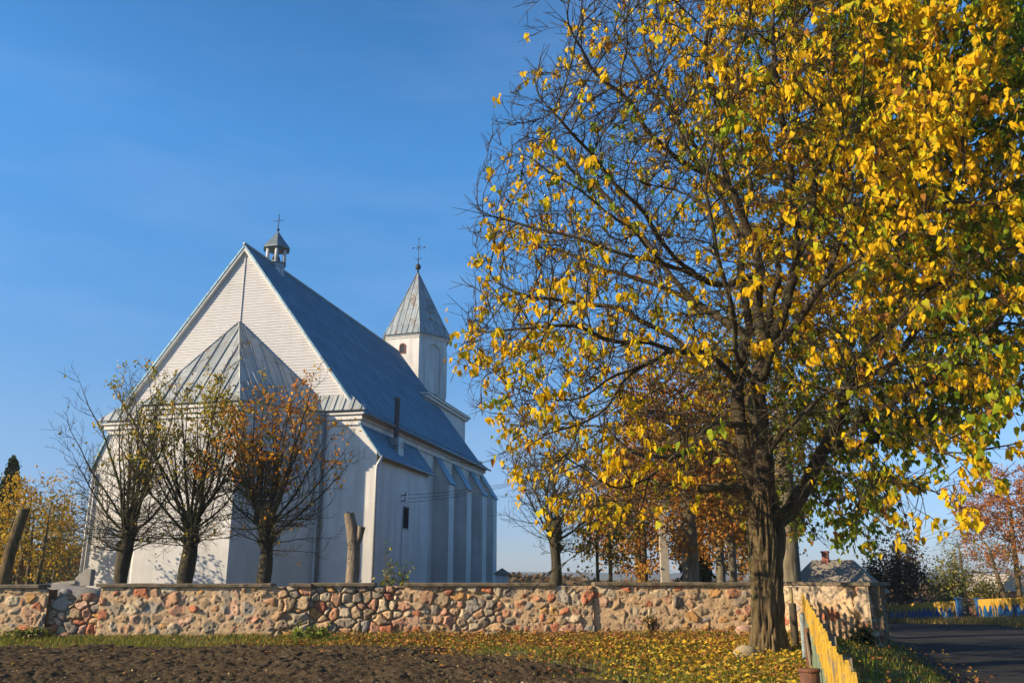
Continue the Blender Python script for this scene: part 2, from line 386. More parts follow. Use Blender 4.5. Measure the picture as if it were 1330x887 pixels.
# road behind the picket fence
ry = np.concatenate([np.arange(2, 70, .6), np.geomspace(71, 200, 12)])
def road_l(y): return 8.4 + .31 * (y - 18) - .0042 * np.clip(y - 32, 0, 30) ** 2
def road_r(y): return road_l(y) + 6.4 + .10 * np.clip(34 - y, -10, 16)
rows = []
for t in np.linspace(0, 1, 16):
    x = road_l(ry) * (1 - t) + road_r(ry) * t + (.22 * (fbm(np.stack([ry * .7, ry * 0 + 9 * t, ry * 0], -1), 3, 2) - .5) if t in (0, 1) else 0)
    rows.append(np.stack([x, ry, ground_z(x, ry) + .03 + .03 * (4 * t * (1 - t))], -1))
V = np.array(rows)
tag(mesh_obj('road', V.reshape(-1, 3), [gridf(16, len(ry))], M['asphalt'], smooth=True), kind='structure')

# low wooded hills at the skyline
hx = np.linspace(-1600, 1700, 260)
hz = 1.5 + 8 * fbm(np.stack([hx * .004, hx * 0, hx * 0], -1), 4, 40) + 2 * fbm(np.stack([hx * .06, hx * 0, hx * 0], -1), 3, 41)
V = np.stack([np.stack([hx, hx * 0 + 1250, hx * 0 - 6], -1), np.stack([hx, hx * 0 + 1290, hz * .8 - 3], -1), np.stack([hx, hx * 0 + 1330, hz], -1), np.stack([hx, hx * 0 + 1600, hx * 0 - 6], -1)])
tag(mesh_obj('hills', V.reshape(-1, 3), [gridf(4, len(hx))[:, ::-1]], M['hill'], smooth=True), kind='structure')

# ------------------------------------------------------------------ church (local X = right along the east wall, Y = back along the nave)
CH = empty('church', (-14.84, 45, 0), -R(13.05))
tag(CH, 'white plastered church with a steep blue grey metal roof, polygonal apse and spired west tower', 'church')
def seams(mb, poly, step, w=.035, h=.045, off=.0):
    """standing seams up the slope of a convex planar polygon"""
    P = np.array(poly, float); n = unit(np.cross(P[1] - P[0], P[2] - P[0]))
    if n[2] < 0: n = -n
    hd = unit(np.cross([0, 0, 1.0], n)); up = np.cross(n, hd)
    u = P @ hd; v = P @ up; d = P @ n
    k = math.ceil((u.min() + .02 - off) / step) * step + off
    while k < u.max() - .02:
        vs = []
        for i in range(len(P)):
            j = (i + 1) % len(P)
            if (u[i] - k) * (u[j] - k) < 0:
                t = (k - u[i]) / (u[j] - u[i]); vs.append(v[i] + t * (v[j] - v[i]))
        if len(vs) == 2 and abs(vs[0] - vs[1]) > .1:
            a, b = sorted(vs); o = n * d[0]
            q = []
            for (uu, vv, hh) in ((k - w / 2, a, .004), (k + w / 2, a, .004), (k + w / 2, b, .004), (k - w / 2, b, .004), (k - w / 2, a, h), (k + w / 2, a, h), (k + w / 2, b, h), (k - w / 2, b, h)):
                q.append(hd * uu + up * vv + o + n * hh)
            mb.add(q, [(0, 3, 2, 1), (4, 5, 6, 7), (0, 1, 5, 4), (1, 2, 6, 5), (2, 3, 7, 6), (3, 0, 4, 7)])
        k += step
def slab(mb, poly, t=.09):
    n = unit(np.cross(np.subtract(poly[1], poly[0]), np.subtract(poly[2], poly[0])))
    if n[2] < 0: n = -n
    mb.prism([tuple(np.add(p, 0)) for p in poly], None, -n * t)

HW, ZE, ZR, SL, LN = 7.27, 9.95, 19.42, 1.331, 24.2
# nave walls, one shell with the gable masonry left to the siding
mb = MB()
mb.box((-HW, 0, -2), (HW, .7, ZE + .2)); mb.box((-HW, LN - .7, -2), (HW, LN, ZE + .2))
mb.box((-HW, .7, -2), (-HW + .8, LN - .7, ZE)); mb.box((HW - .8, .7, -2), (HW, LN - .7, ZE))
mb.prism([(-6.6, .15, ZE + .2), (6.6, .15, ZE + .2), (0, .15, ZR - .55)], None, (0, .3, 0))
mb.prism([(-6.6, LN - .4, ZE + .2), (6.6, LN - .4, ZE + .2), (0, LN - .4, ZR - .55)], None, (0, .3, 0))
mb.build('nave_wall', M['plaster'], CH)
# clapboards of the east gable
mb = MB(); z = ZE + .55; bh = .155
while z < ZR - .45:
    w0 = (ZR - .2 - z) / SL; w1 = max(.01, (ZR - .2 - z - bh * 1.08) / SL); j = random.uniform(-.004, .004)
    mb.add([(-w0, .10 - .030 + j, z), (w0, .10 - .030 + j, z), (w1, .10 - .008, z + bh * 1.08), (-w1, .10 - .008, z + bh * 1.08),
            (-w0, .145, z), (w0, .145, z), (w1, .145, z + bh), (-w1, .145, z + bh)],
           [(0, 1, 2, 3), (0, 4, 5, 1), (1, 5, 6, 2), (3, 7, 4, 0)])
    z += bh
mb.build('gable_siding', M['siding'], CH)
mb = MB(); mb.box((-.035, .03, 14.6), (.035, .065, ZR - .35)); mb.build('gable_batten', M['siding'], CH)
# verge boards on the gable edge
for s in (-1, 1):
    mb = MB(); p = [(0, -.12, ZR - .02), (s * 6.9, -.12, ZR - .02 - 6.9 * SL), (s * 6.9, -.12, ZR - .32 - 6.9 * SL), (0, -.12, ZR - .36)]
    mb.prism(p if s > 0 else p[::-1], None, (0, .2, 0)); mb.build('verge_board', M['white_trim'], CH)
# nave roof planes with a kicked eave
def roof_plane(s):
    mb = MB(); y0, y1 = -.16, LN + .2
    A, B, C_ = (0, ZR), (s * 6.95, ZR - 6.95 * SL), (s * 7.78, ZR - 6.95 * SL - .62)
    q1 = [(A[0], y0, A[1]), (B[0], y0, B[1]), (B[0], y1, B[1]), (A[0], y1, A[1])]
    q2 = [(B[0], y0, B[1]), (C_[0], y0, C_[1]), (C_[0], y1, C_[1]), (B[0], y1, B[1])]
    slab(mb, q1, .1); slab(mb, q2, .08)
    o = mb.build('nave_roof', M['roof_side'], CH)
    ms = MB(); seams(ms, q1, .42, .025, .03); seams(ms, q2, .42, .025, .03); ms.build('roof_seam', M['roof_side'], o)
    r = MB(); r.tube([(s * 7.86, y0, C_[1] - .06), (s * 7.86, y1, C_[1] - .06)], .075, 8); r.build('gutter', M['dark_pipe'], o)
    return o
roof_plane(1); roof_plane(-1)
mb = MB(); mb.tube([(0, -.18, ZR + .02), (0, LN + .2, ZR + .02)], .09, 8); mb.build('ridge_cap', M['roof_tower'], CH)
# cornice under the eaves (three fascias), sides and east returns
mb = MB()
for s in (-1, 1):
    for k, (o, z0, z1) in enumerate(((.10, 9.02, 9.28), (.22, 9.285, 9.52), (.34, 9.525, 9.66))):
        a, b = sorted((s * HW, s * (HW + o)))
        mb.box((a, -o, z0), (b, LN + o, z1))
        a, b = sorted((s * 5.35, s * HW)); mb.box((a, -o, z0), (b, 0, z1))
mb.build('cornice', M['white_trim'], CH)
# pent roof strip at the foot of the gable
for s in (-1, 1):
    mb = MB(); x0, x1 = s * 4.7, s * 7.75
    q = [(x0, .06, 10.62), (s * 6.75, .06, 10.62), (x1, -.5, 9.72), (x0, -.5, 9.72)]
    slab(mb, q, .07); o = mb.build('pent_roof', M['roof_front'], CH)
    ms = MB(); seams(ms, q, .5, .04, .05); ms.build('roof_seam', M['roof_front'], o)
# apse: front wall and two canted walls
AF, AJ, AP, AZ = 2.5, 5.15, 3.35, 9.75
def wall_seg(mb, p, q, t, z0, z1):
    p, q = np.array(p, float), np.array(q, float); d = unit(q - p); n = np.array([-d[1], d[0]])
    mb.prism([(*p, z0), (*q, z0), (*(q + n * t), z0), (*(p + n * t), z0)], None, (0, 0, z1 - z0))
mb = MB(); poly = [(-AJ, 0, -2), (-AF, -AP, -2), (AF, -AP, -2), (AJ, 0, -2)]
mb.prism(poly, None, (0, 0, AZ + 2)); aw = mb.build('apse_wall', M['plaster'], CH)
mb = MB()
for k, (o, z0, z1) in enumerate(((.08, 9.1, 9.32), (.18, 9.325, 9.55), (.28, 9.555, 9.74))):
    mb.prism([(-AJ - o * 1.3, -.001, z0), (-AF - o * .45, -AP - o, z0), (AF + o * .45, -AP - o, z0), (AJ + o * 1.3, -.001, z0)], None, (0, 0, z1 - z0))
mb.build('apse_cornice', M['white_trim'], CH)
mb = MB(); mb.prism([(-AJ - .06, -.003, -2), (-AF - .03, -AP - .07, -2), (AF + .03, -AP - .07, -2), (AJ + .06, -.003, -2)], None, (0, 0, 2.75)); mb.build('apse_plinth', M['plaster_low'], CH)
ap = (0, .0, 14.95); o_ = .42
L0, L1, R1, R0 = (-AJ - .62, 0, 9.72), (-AF - .2, -AP - o_, 9.78), (AF + .2, -AP - o_, 9.78), (AJ + .62, 0, 9.72)
mf = MB(); ms = MB()
for tri in ((ap, L1, R1), (ap, L0, L1), (ap, R1, R0)):
    slab(mf, tri, .07); seams(ms, tri, .62, .04, .055, .2)
ao = mf.build('apse_roof', M['roof_front'], CH); ms.build('roof_seam', M['roof_front'], ao)
mb = MB()
for q in (L1, R1): mb.tube([ap, q], .05, 6)
mb.build('hip_cap', M['roof_front'], ao)
# pale scratches where old snow guards ran on the right facet
mb = MB(); nR = unit(np.cross(np.subtract(R1, ap), np.subtract(R0, ap))); nR = nR if nR[2] > 0 else -nR
for (a0, b0, a1, b1) in ((.62, .28, .80, .45), (.66, .20, .90, .26), (.78, .10, .90, .12)):
    f_ = lambda a, b: np.add(ap, (np.subtract(R1, ap)) * a * (1 - b) + np.subtract(R0, ap) * a * b) + nR * .03
    mb.tube([f_(a0, b0), f_(a1, b1)], .022, 5)
mb.build('snow_guard', M['white_trim'], ao)
# arched window in the right canted wall
def arch(w, h, n=10):
    p = [(-w / 2, 0), (w / 2, 0)]
    for k in range(n + 1):
        a = math.pi * k / n; p.append((w / 2 * math.cos(a), h - w / 2 + w / 2 * math.sin(a)))
    return p
def arch_window(c, d, w, h, frame_w, par, name='window', fm=None, bars=True):
    """c: base centre on wall, d: unit direction along wall (x,y); outward normal right of d"""
    d = np.array(d); n = np.array([d[1], -d[0]])
    T = lambda x, z, o: (c[0] + d[0] * x + n[0] * o, c[1] + d[1] * x + n[1] * o, c[2] + z)
    mb = MB(); outer = arch(w + 2 * frame_w, h + 2 * frame_w); inner = arch(w, h)
    outer = [(x, z - frame_w) for x, z in outer]; m = len(outer)
    vs = [T(*p, .05) for p in outer] + [T(*p, .05) for p in inner] + [T(*p, -.02) for p in outer] + [T(*p, .008) for p in inner]
    fs = []
    for i in range(m):
        j = (i + 1) % m
        fs += [(i, j, m + j, m + i), (2 * m + i, 2 * m + j, j, i), (m + i, m + j, 3 * m + j, 3 * m + i)]
    mb.add(vs, fs); f = mb.build(name, fm or M['white_trim'], par)
    mb = MB(); mb.add([T(*p, .012) for p in inner], [tuple(range(m))]); g = mb.build('pane', M['glass'], f)
    if not bars: return f
    mb = MB()
    for x in (-w / 6, w / 6): mb.add([T(x - .025, 0, .022), T(x + .025, 0, .022), T(x + .025, h - .1 * w, .022), T(x - .025, h - .1 * w, .022)], [(0, 1, 2, 3)])
    for k in range(1, int(h / .6)): mb.add([T(-w / 2, k * .6 - .02, .024), T(w / 2, k * .6 - .02, .024), T(w / 2, k * .6 + .02, .024), T(-w / 2, k * .6 + .02, .024)], [(0, 1, 2, 3)])
    mb.build('glazing_bar', M['white_trim'], f)
    return f
dv = unit(np.array([AJ - AF, AP])); cw = np.array([(AF + AJ) / 2, -AP / 2]) - dv * .5
arch_window((cw[0], cw[1], 4.0), dv, 1.15, 3.5, .09, CH)
# lean-to annexes on both flanks, with metal roofs
def annex(s, xo, y1, zo):
    mb = MB(); x0, x1 = sorted((s * HW, s * xo))
    prof = [(s * HW, 0.002, -2), (s * xo, 0.002, -2), (s * xo, 0.002, zo), (s * HW, .002, 9.0)]
    mb.prism(prof if s > 0 else prof[::-1], None, (0, y1, 0)); o = mb.build('annex_wall', M['plaster'], CH)
    q = [(s * (HW + .01), -.12, 9.16), (s * (xo + .28), -.12, zo - .22), (s * (xo + .28), y1 + .15, zo - .22), (s * (HW + .01), y1 + .15, 9.16)]
    mb = MB(); slab(mb, q, .07); r = mb.build('annex_roof', M['roof_side'], CH)
    ms = MB(); seams(ms, q, .42, .025, .03); ms.build('roof_seam', M['roof_side'], r)
    g = MB(); g.tube([(s * (xo + .34), -.15, zo - .27), (s * (xo + .34), y1 + .2, zo - .30)], .07, 8); g.build('gutter', M['dark_pipe'], r)
annex(1, 8.28, 8.3, 7.62); annex(-1, 7.85, 8.3, 7.4)
mb = MB(); mb.box((HW, .08, .75), (8.31, .2, 7.4)); 
# narrow window and conduit on the annex flank
mb = MB(); mb.box((8.28, 4.0, 4.02), (8.31, 4.95, 5.28)); wf = mb.build('window', M['dark_pipe'], CH)
mb = MB(); mb.box((8.305, 4.08, 4.10), (8.318, 4.87, 5.20)); mb.build('pane', M['dark_void'], wf)
mb = MB(); mb.tube([(8.30, 3.93, -1), (8.30, 3.93, 4.6)], .018, 6); mb.build('conduit', M['metal_pipe'], CH)
mb = MB(); mb.tube([(8.31, 3.6, 5.75), (8.62, 3.6, 5.8)], .03, 5); mb.tube([(8.31, 3.6, 5.45), (8.55, 3.6, 5.5)], .03, 5); mb.tube([(8.55, 3.6, 5.3), (8.55, 3.6, 5.95)], .02, 5); mb.build('wire_bracket', M['iron'], CH)
# stove flue on the annex roof
mb = MB(); mb.box((7.62, 3.25, 7.6), (8.2, 4.05, 8.85)); st = mb.build('chimney_base', M['roof_tower'], CH)
mb = MB(); mb.lathe([(.14, 8.85), (.14, 11.0), (.19, 11.0), (.19, 11.16), (.03, 11.2)], 12, (7.9, 3.65, 0)); mb.build('flue_pipe', M['dark_pipe'], CH)
# buttresses
for k, y in enumerate((12.3, 16.4, 20.5, 23.6)):
    mb = MB(); x1 = 8.3; p = [(HW, y, -2), (x1, y, -2), (x1, y, 7.35), (HW, y, 9.0)]
    mb.prism(p, None, (0, 1.15, 0)); mb.build('buttress', M['plaster'], CH)
    q = [(HW + .01, y - .1, 9.1), (x1 + .12, y - .1, 7.28), (x1 + .12, y + 1.25, 7.28), (HW + .01, y + 1.25, 9.1)]
    mb = MB(); slab(mb, q, .05); mb.build('buttress_cap', M['roof_side'], CH)
    if k < 3:
        y2 = y - 1.9
        arch_window((HW, y2, 3.4), (0, 1), 1.2, 4.0, .1, CH)
for (b_, y_) in ((5.32, -.12),):
    mb = MB(); mb.tube([(b_ + .15, -.45, 9.65), (b_ + .1, -.18, 9.1), (b_ + .1, -.14, 8.7), (b_ + .1, -.14, -1)], .09, 8); mb.build('downpipe', M['dark_pipe'], CH)
mb = MB(); mb.tube([(8.62, -.15, 7.32), (8.4, -.15, 6.95), (8.36, -.13, 6.7), (8.36, -.13, -1)], .075, 8); mb.build('downpipe', M['metal_pipe'], CH)
mb = MB(); mb.tube([(-7.86, -.13, 7.0), (-7.9, -.12, -1)], .07, 8); mb.build('downpipe', M['metal_pipe'], CH)
# ridge lantern over the east gable
LX, LY = 0, 3.4
def ngon(r, n, rot, c=(0, 0)): return [(c[0] + r * math.sin(rot + 2 * math.pi * k / n), c[1] + r * math.cos(rot + 2 * math.pi * k / n)) for k in range(n)][::-1]
ln_ = MB(); h = ngon(.60, 6, R(150), (LX, LY)); ln_.prism([(*p, 17.6) for p in h], None, (0, 0, 1.86)); lb = ln_.build('lantern_base', M['roof_tower'], CH)
mb = MB(); h2 = ngon(.68, 6, R(150), (LX, LY)); mb.prism([(*p, 19.46) for p in h2], None, (0, 0, .08)); mb.build('lantern_sill', M['dark_pipe'], CH); mb = MB(); mb.prism([(*p, 20.38) for p in h2], None, (0, 0, .12)); mb.build('lantern_lintel', M['dark_pipe'], CH)
mb = MB(); mb.lathe([(.30, 19.62), (.27, 19.72), (.2, 19.95), (.12, 20.12), (.03, 20.2), (.03, 20.4)], 14, (LX, LY, 0)); mb.build('bell', M['iron'], CH)
for p in ngon(.56, 6, R(150), (LX, LY)):
    mb = MB(); mb.tube([(*p, 19.54), (*p, 20.38)], .10, 6); mb.build('lantern_post', M['siding'], CH)
mb = MB(); e = ngon(.86, 6, R(150), (LX, LY)); e2 = ngon(.46, 6, R(150), (LX, LY))
vs = [(*p, 20.46) for p in e] + [(*p, 20.98) for p in e2] + [(LX, LY, 21.62)] + [(*p, 20.40) for p in e]
fs = [(i, (i + 1) % 6, 6 + (i + 1) % 6, 6 + i) for i in range(6)] + [(6 + i, 6 + (i + 1) % 6, 12) for i in range(6)] + [(13 + (i + 1) % 6, 13 + i, i, (i + 1) % 6)[::-1] for i in range(6)] + [tuple(range(13, 19))[::-1]]
mb.add(vs, fs); mb.build('lantern_roof', M['dark_pipe'], CH)
mb = MB(); mb.tube([(LX, LY, 21.55), (LX, LY, 22.7)], .024, 6); mb.tube([(LX - .32, LY, 22.3), (LX + .32, LY, 22.3)], .018, 6); mb.lathe([(.02, 21.6), (.1, 21.7), (.02, 21.82)], 8, (LX, LY, 0)); mb.build('cross', M['iron'], CH)
# west tower: rectangular stage, hexagonal belfry, spire
TX, TY, TR = 0.0, 28.5, R(155)
mb = MB(); mb.box((-3.6, 20.8, 8), (3.6, 31.9, 14.75)); mb.box((-3.6, 24.3, -2), (3.6, 31.9, 8)); mb.build('tower_base', M['plaster'], CH)
mb = MB(); mb.box((-3.82, 20.6, 14.75), (3.82, 32.1, 14.95)); mb.box((-3.98, 20.45, 14.953), (3.98, 32.25, 15.12)); mb.build('tower_cornice', M['white_trim'], CH)
mb = MB()
q = [(-4.05, 20.4, 15.13), (4.05, 20.4, 15.13), (4.05, 32.3, 15.13), (-4.05, 32.3, 15.13)]; tp = [(-1.8, 26.6, 16.15), (1.8, 26.6, 16.15), (1.8, 30.4, 16.15), (-1.8, 30.4, 16.15)]
mb.add(q + tp, [(0, 1, 5, 4), (1, 2, 6, 5), (2, 3, 7, 6), (3, 0, 4, 7), (3, 2, 1, 0), (4, 5, 6, 7)]); mb.build('tower_skirt_roof', M['roof_front'], CH)
hb = ngon(2.92, 6, TR, (TX, TY)); mb = MB(); mb.prism([(*p, 15.0) for p in hb], None, (0, 0, 6.5)); mb.build('belfry_wall', M['plaster'], CH)
mb = MB()
for r, z0, z1 in ((3.0, 21.05, 21.2), (3.1, 21.203, 21.4)): mb.prism([(*p, z0) for p in ngon(r, 6, TR, (TX, TY))], None, (0, 0, z1 - z0))
mb.build('belfry_cornice', M['white_trim'], CH)
rings = [(3.32, 21.36), (2.55, 22.75), (.06, 27.75)]
vs = []; fs = []
for r, z in rings: vs += [(*p, z) for p in ngon(r, 6, TR, (TX, TY))]
for i in range(2):
    for k in range(6): j = (k + 1) % 6; fs.append((i * 6 + k, i * 6 + j, i * 6 + 6 + j, i * 6 + 6 + k))
fs.append(tuple(range(6))[::-1]); fs.append(tuple(range(12, 18)))
mb = MB(); mb.add(vs, fs); so = mb.build('spire_roof', M['roof_tower'], CH)
mb = MB()
for k in range(6):
    mb.tube([vs[k], vs[6 + k], vs[12 + k]], .045, 5)
    seams(mb, [vs[k], vs[(k + 1) % 6], vs[6 + (k + 1) % 6], vs[6 + k]], .52, .03, .035); seams(mb, [vs[6 + k], vs[6 + (k + 1) % 6], vs[12 + (k + 1) % 6], vs[12 + k]], .52, .03, .035)
mb.build('roof_seam', M['roof_tower'], so)
mb = MB(); mb.lathe([(.09, 27.6), (.07, 28.0), (.2, 28.1), (.27, 28.3), (.2, 28.5), (.05, 28.58), (.04, 29.2)], 12, (TX, TY, 0))
mb.tube([(TX, TY, 28.5), (TX, TY, 31.0)], .024, 6); mb.tube([(TX - .5, TY, 30.15), (TX + .5, TY, 30.15)], .02, 6)
for (dx, dz) in ((-.55, 0), (.55, 0), (0, .85)):
    mb.lathe([(.01, -.09), (.08, 0), (.01, .09)], 6, (TX + dx, TY, 30.15 + dz))
for a in (45, 135, 225, 315): mb.tube([(TX, TY, 30.15), (TX + .34 * math.cos(R(a)), TY, 30.15 + .34 * math.sin(R(a)))], .018, 4)
mb.tube([(TX + .3 * math.cos(R(a)), TY - .02, 29.3 + .3 * math.sin(R(a))) for a in range(200, 345, 12)], .03, 5); mb.build('cross', M['iron'], CH)
# belfry openings: a small square sound hole on the left facet, blind arches on the right ones
def facet(k):
    a, b = np.array(hb[k]), np.array(hb[(k + 1) % 6]); return a, b
for k in range(6):
    a, b = facet(k); c = (a + b) / 2; nrm = unit(c - np.array([TX, TY])); d = unit(b - a)
    if np.dot(np.array([d[1], -d[0]]), nrm) < 0: d = -d
    if nrm[1] < -.3 and nrm[0] < 0.2:
        p = c - d * .05
        arch_window((p[0], p[1], 19.75), d, .46, .78, .07, CH, 'sound_hole', M['brick_red'], False)
    elif nrm[0] > .2:
        n = nrm; T = lambda x, z, o: (c[0] + d[0] * x + n[0] * o, c[1] + d[1] * x + n[1] * o, z)
        pl = arch(1.5, 4.2); m = len(pl); po = [(x * 1.13, z * 1.03 - .06) for x, z in pl]
        mb = MB(); vs2 = [T(x, 16.4 + z, .13) for x, z in po] + [T(x, 16.4 + z, .13) for x, z in pl] + [T(x, 16.4 + z, .0) for x, z in po] + [T(x, 16.4 + z, .004) for x, z in pl]
        fs2 = []
        for i in range(m):
            j = (i + 1) % m; fs2 += [(i, j, m + j, m + i), (2 * m + i, 2 * m + j, j, i), (m + i, m + j, 3 * m + j, 3 * m + i)]
        mb.add(vs2, fs2); mb.build('blind_arch', M['plaster'], CH)

# ------------------------------------------------------------------ fieldstone wall
STONES = np.array([(.44, .26, .15), (.46, .24, .13), (.46, .31, .17), (.34, .25, .15), (.29, .24, .17), (.50, .40, .26), (.44, .24, .15), (.42, .16, .08),
                   (.47, .30, .20), (.44, .36, .25), (.32, .23, .14), (.47, .27, .10), (.21, .18, .14), (.31, .28, .23)])
MORT = np.array([(.74, .53, .31), (.61, .425, .245)])
def stone_section(par, p0, p1, ztop, dry, seed, size=.2, red=.0, plaster=0.0, thick=.55, zb=-.6, bury=.16, tint=1.0):
    """front face of a wall from p0 to p1 (x,y), displaced stones; ztop: function of distance; dry: function of distance 0..1"""
    p0, p1 = np.array(p0, float), np.array(p1, float); L = np.linalg.norm(p1 - p0); d = (p1 - p0) / L; n = np.array([d[1], -d[0]])
    r = np.random.default_rng(seed); du = .023
    us = np.linspace(0, L, int(L / du) + 1); nz = int(1.9 / du); ts = np.linspace(0, 1, nz)
    zt = ztop(us); U, T = np.meshgrid(us, ts, indexing='ij'); Zz = zb + T * (zt[:, None] - zb)
    q = np.stack([U, Zz, U * 0], -1)
    wob = np.stack([fbm(q * 6, 2, seed), fbm(q * 6 + 40, 2, seed + 5)], -1) - .5
    Q = np.stack([U, Zz], -1) + wob * .07
    # sites: jittered, mixed sizes
    pts = []; cell = size
    for i in np.arange(-1, L / cell + 1):
        for j in np.arange(-4, 10):
            pts.append(((i + .5 * (j % 2) + r.uniform(-.36, .36)) * cell * 1.12, (j + r.uniform(-.33, .33)) * cell * .82))
    pts = np.array(pts); keep = r.random(len(pts)) < .86; pts = pts[keep]
    wc = r.random(len(pts)); wts = r.normal(-.012, .022, len(pts)) + np.where(wc < .12, .085, np.where(wc < .34, .04, 0)) * size / .2
    tilt = r.normal(0, .18, (len(pts), 2))
    marg = r.uniform(.0, .09, len(pts)); prot = r.uniform(.015, .06, len(pts)); cols = 1.42 * STONES[r.integers(0, len(STONES), len(pts))] * r.uniform(.82, 1.12, (len(pts), 1))
    cols[r.random(len(pts)) < red] = (.40, .15, .09)
    asp = np.array([.88, 1.12])
    E1 = np.full(U.shape, 9.0); E2 = E1.copy(); ID = np.zeros(U.shape, int)
    for k, (a, b) in enumerate(pts):     # local windows keep this quick
        i0, i1 = np.searchsorted(us, (a - .6, a + .6))
        if i1 <= i0: continue
        dd = np.hypot((Q[i0:i1, :, 0] - a) * asp[0], (Q[i0:i1, :, 1] - b) * asp[1]) - wts[k]
        e1 = E1[i0:i1]; e2 = E2[i0:i1]; idd = ID[i0:i1]
        c = dd < e1
        e2[:] = np.where(c, e1, np.minimum(e2, dd)); idd[c] = k; e1[c] = dd[c]
    e = (E2 - E1) / 2
    dr = dry(us)[:, None] * np.ones_like(U)
    buried = (fbm(q * np.array([1.4, 1.8, 1]), 3, seed + 9) - .40) * bury
    m = marg[ID] * (1 - dr) * .55 + .004 + np.clip(buried, -.012, .2) * (1 - dr)
    s = np.clip((e - m) / .042, 0, 1); dome = np.clip(1 - (1 - s) ** 2, 0, 1) ** .42
    stone = e > m
    mort = .020 * (fbm(q * 7, 4, seed + 3) - .5) * 2 - dr * .075 + (1 - dr) * .012
    tl = np.clip((Q[..., 0] - pts[ID, 0]) * tilt[ID, 0] + (Q[..., 1] - pts[ID, 1]) * tilt[ID, 1], -.05, .05) * s
    h = np.where(stone, mort + tl + dome * (prot[ID] * (.55 + .75 * dr) + dr * .05) + .011 * (fbm(q * 13, 4, seed + 2) - .5), mort)
    mcol = MORT[0] * (1 - fbm(q * 2.2, 3, seed + 7)[..., None]) + MORT[1] * fbm(q * 2.2, 3, seed + 7)[..., None]
    mcol = mcol * (1 - .38 * dr[..., None])
    rim = sstep(.016, .0, np.abs(e - m))[..., None]
    C = np.where(stone[..., None], cols[ID] * (.85 + .3 * fbm(q * 14, 3, seed + 1)[..., None]), mcol * (.8 + .4 * fbm(q * 16, 3, seed + 4)[..., None]))
    C = C * (1 - rim * (.26 + .12 * dr[..., None]))   # darker line along the joint round each stone, stronger in dry stretches
    if plaster:
        pm = sstep(.0, .04, (fbm(q * np.array([.9, 1.6, 1]), 4, seed + 13) - .52 + plaster * sstep(.55, 1.2, Zz)) * .5)
        h = h * (1 - pm) + pm * (.05 + .006 * fbm(q * 20, 3, seed)); pc = np.array([.56, .44, .30]) * (.85 + .3 * fbm(q * 6, 4, 77)[..., None]); C = C * (1 - pm[..., None]) + pc * pm[..., None]
    # dirt splash near the ground
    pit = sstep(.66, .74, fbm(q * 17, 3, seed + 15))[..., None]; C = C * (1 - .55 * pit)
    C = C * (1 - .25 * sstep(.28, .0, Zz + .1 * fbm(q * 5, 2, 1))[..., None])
    edge = np.minimum(sstep(0, .05, U), sstep(0, .05, L - U)) * sstep(0, .03, 1 - T + .015)
    h = (h - .02 * pit[..., 0]) * edge
    W = np.stack([p0[0] + d[0] * U + n[0] * h, p0[1] + d[1] * U + n[1] * h, Zz], -1).reshape(-1, 3)
    f = gridf(len(us), nz); vs = [W]; N = len(W)
    # solid body behind the face: back edge strip along top, ends
    bk = -n * thick
    top_i = np.arange(len(us)) * nz + nz - 1; bot_i = np.arange(len(us)) * nz
    jt = .03 * (fbm(np.stack([us * 5, us * 0, us * 0], -1), 3, seed) - .5)
    Tb = np.stack([p0[0] + d[0] * us + bk[0], p0[1] + d[1] * us + bk[1], zt + jt], -1); Bb = Tb.copy(); Bb[:, 2] = zb
    vs += [Tb, Bb]; ti = N + np.arange(len(us)); bi = N + len(us) + np.arange(len(us))
    F2 = [np.stack([top_i[:-1], top_i[1:], ti[1:], ti[:-1]], -1), np.stack([ti[:-1], ti[1:], bi[1:], bi[:-1]], -1)]
    ends = [np.array([[*(range(0, nz)), ti[0], bi[0]]])[:, ::-1], np.array([[*(range((len(us) - 1) * nz, len(us) * nz)), ti[-1], bi[-1]]])]
    col = np.concatenate([C.reshape(-1, 3), np.tile(MORT[1] * .8, (2 * len(us), 1))])
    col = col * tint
    o = mesh_obj('wall_section', np.concatenate(vs), [f] + F2 + ends, M['stone'], par, True, col)
    return o, d, n
def coping(par, p0, p1, z, t=.09, over=.09, thick=.55, seed=0, breaks=()):
    p0, p1 = np.array(p0, float), np.array(p1, float); L = np.linalg.norm(p1 - p0); d = (p1 - p0) / L; n = np.array([d[1], -d[0]])
    spans = []; a = 0
    for (b0, b1) in breaks: spans.append((a, b0)); a = b1
    spans.append((a, L)); V = []; Fs = []; off = 0
    for (a, b) in spans:
        if b - a < .1: continue
        us = np.linspace(a, b, max(4, int((b - a) / .12))); q = np.stack([us * 3, us * 0 + seed, us * 0], -1)
        dz = .022 * (fbm(q, 3, 3) - .5); oj = .05 * (fbm(q * 2, 3, 4) - .5)
        prof = []
        for (s_, zz, w) in ((over, 0, 1), (over + .005, t * .75, 1), (over - .03, t, 1), (-thick + .1, t, 0), (-thick - over, t * .7, 0), (-thick - over, 0, 0)):
            prof.append(np.stack([p0[0] + d[0] * us + n[0] * (s_ + oj * w), p0[1] + d[1] * us + n[1] * (s_ + oj * w), z + zz + dz], -1))
        prof = np.array(prof); k, m = prof.shape[:2]; V.append(prof.reshape(-1, 3))
        i, j = np.meshgrid(np.arange(k), np.arange(m - 1), indexing='ij'); i2 = (i + 1) % k
        Fs.append(off + np.stack([i * m + j, i * m + j + 1, i2 * m + j + 1, i2 * m + j], -1).reshape(-1, 4)[:, ::-1])
        Fs_end = off + np.array([[r_ * m for r_ in range(k)], [r_ * m + m - 1 for r_ in range(k)][::-1]]); Fs.append(Fs_end); off += k * m
    return mesh_obj('coping', np.concatenate(V), Fs, M['coping'], par)
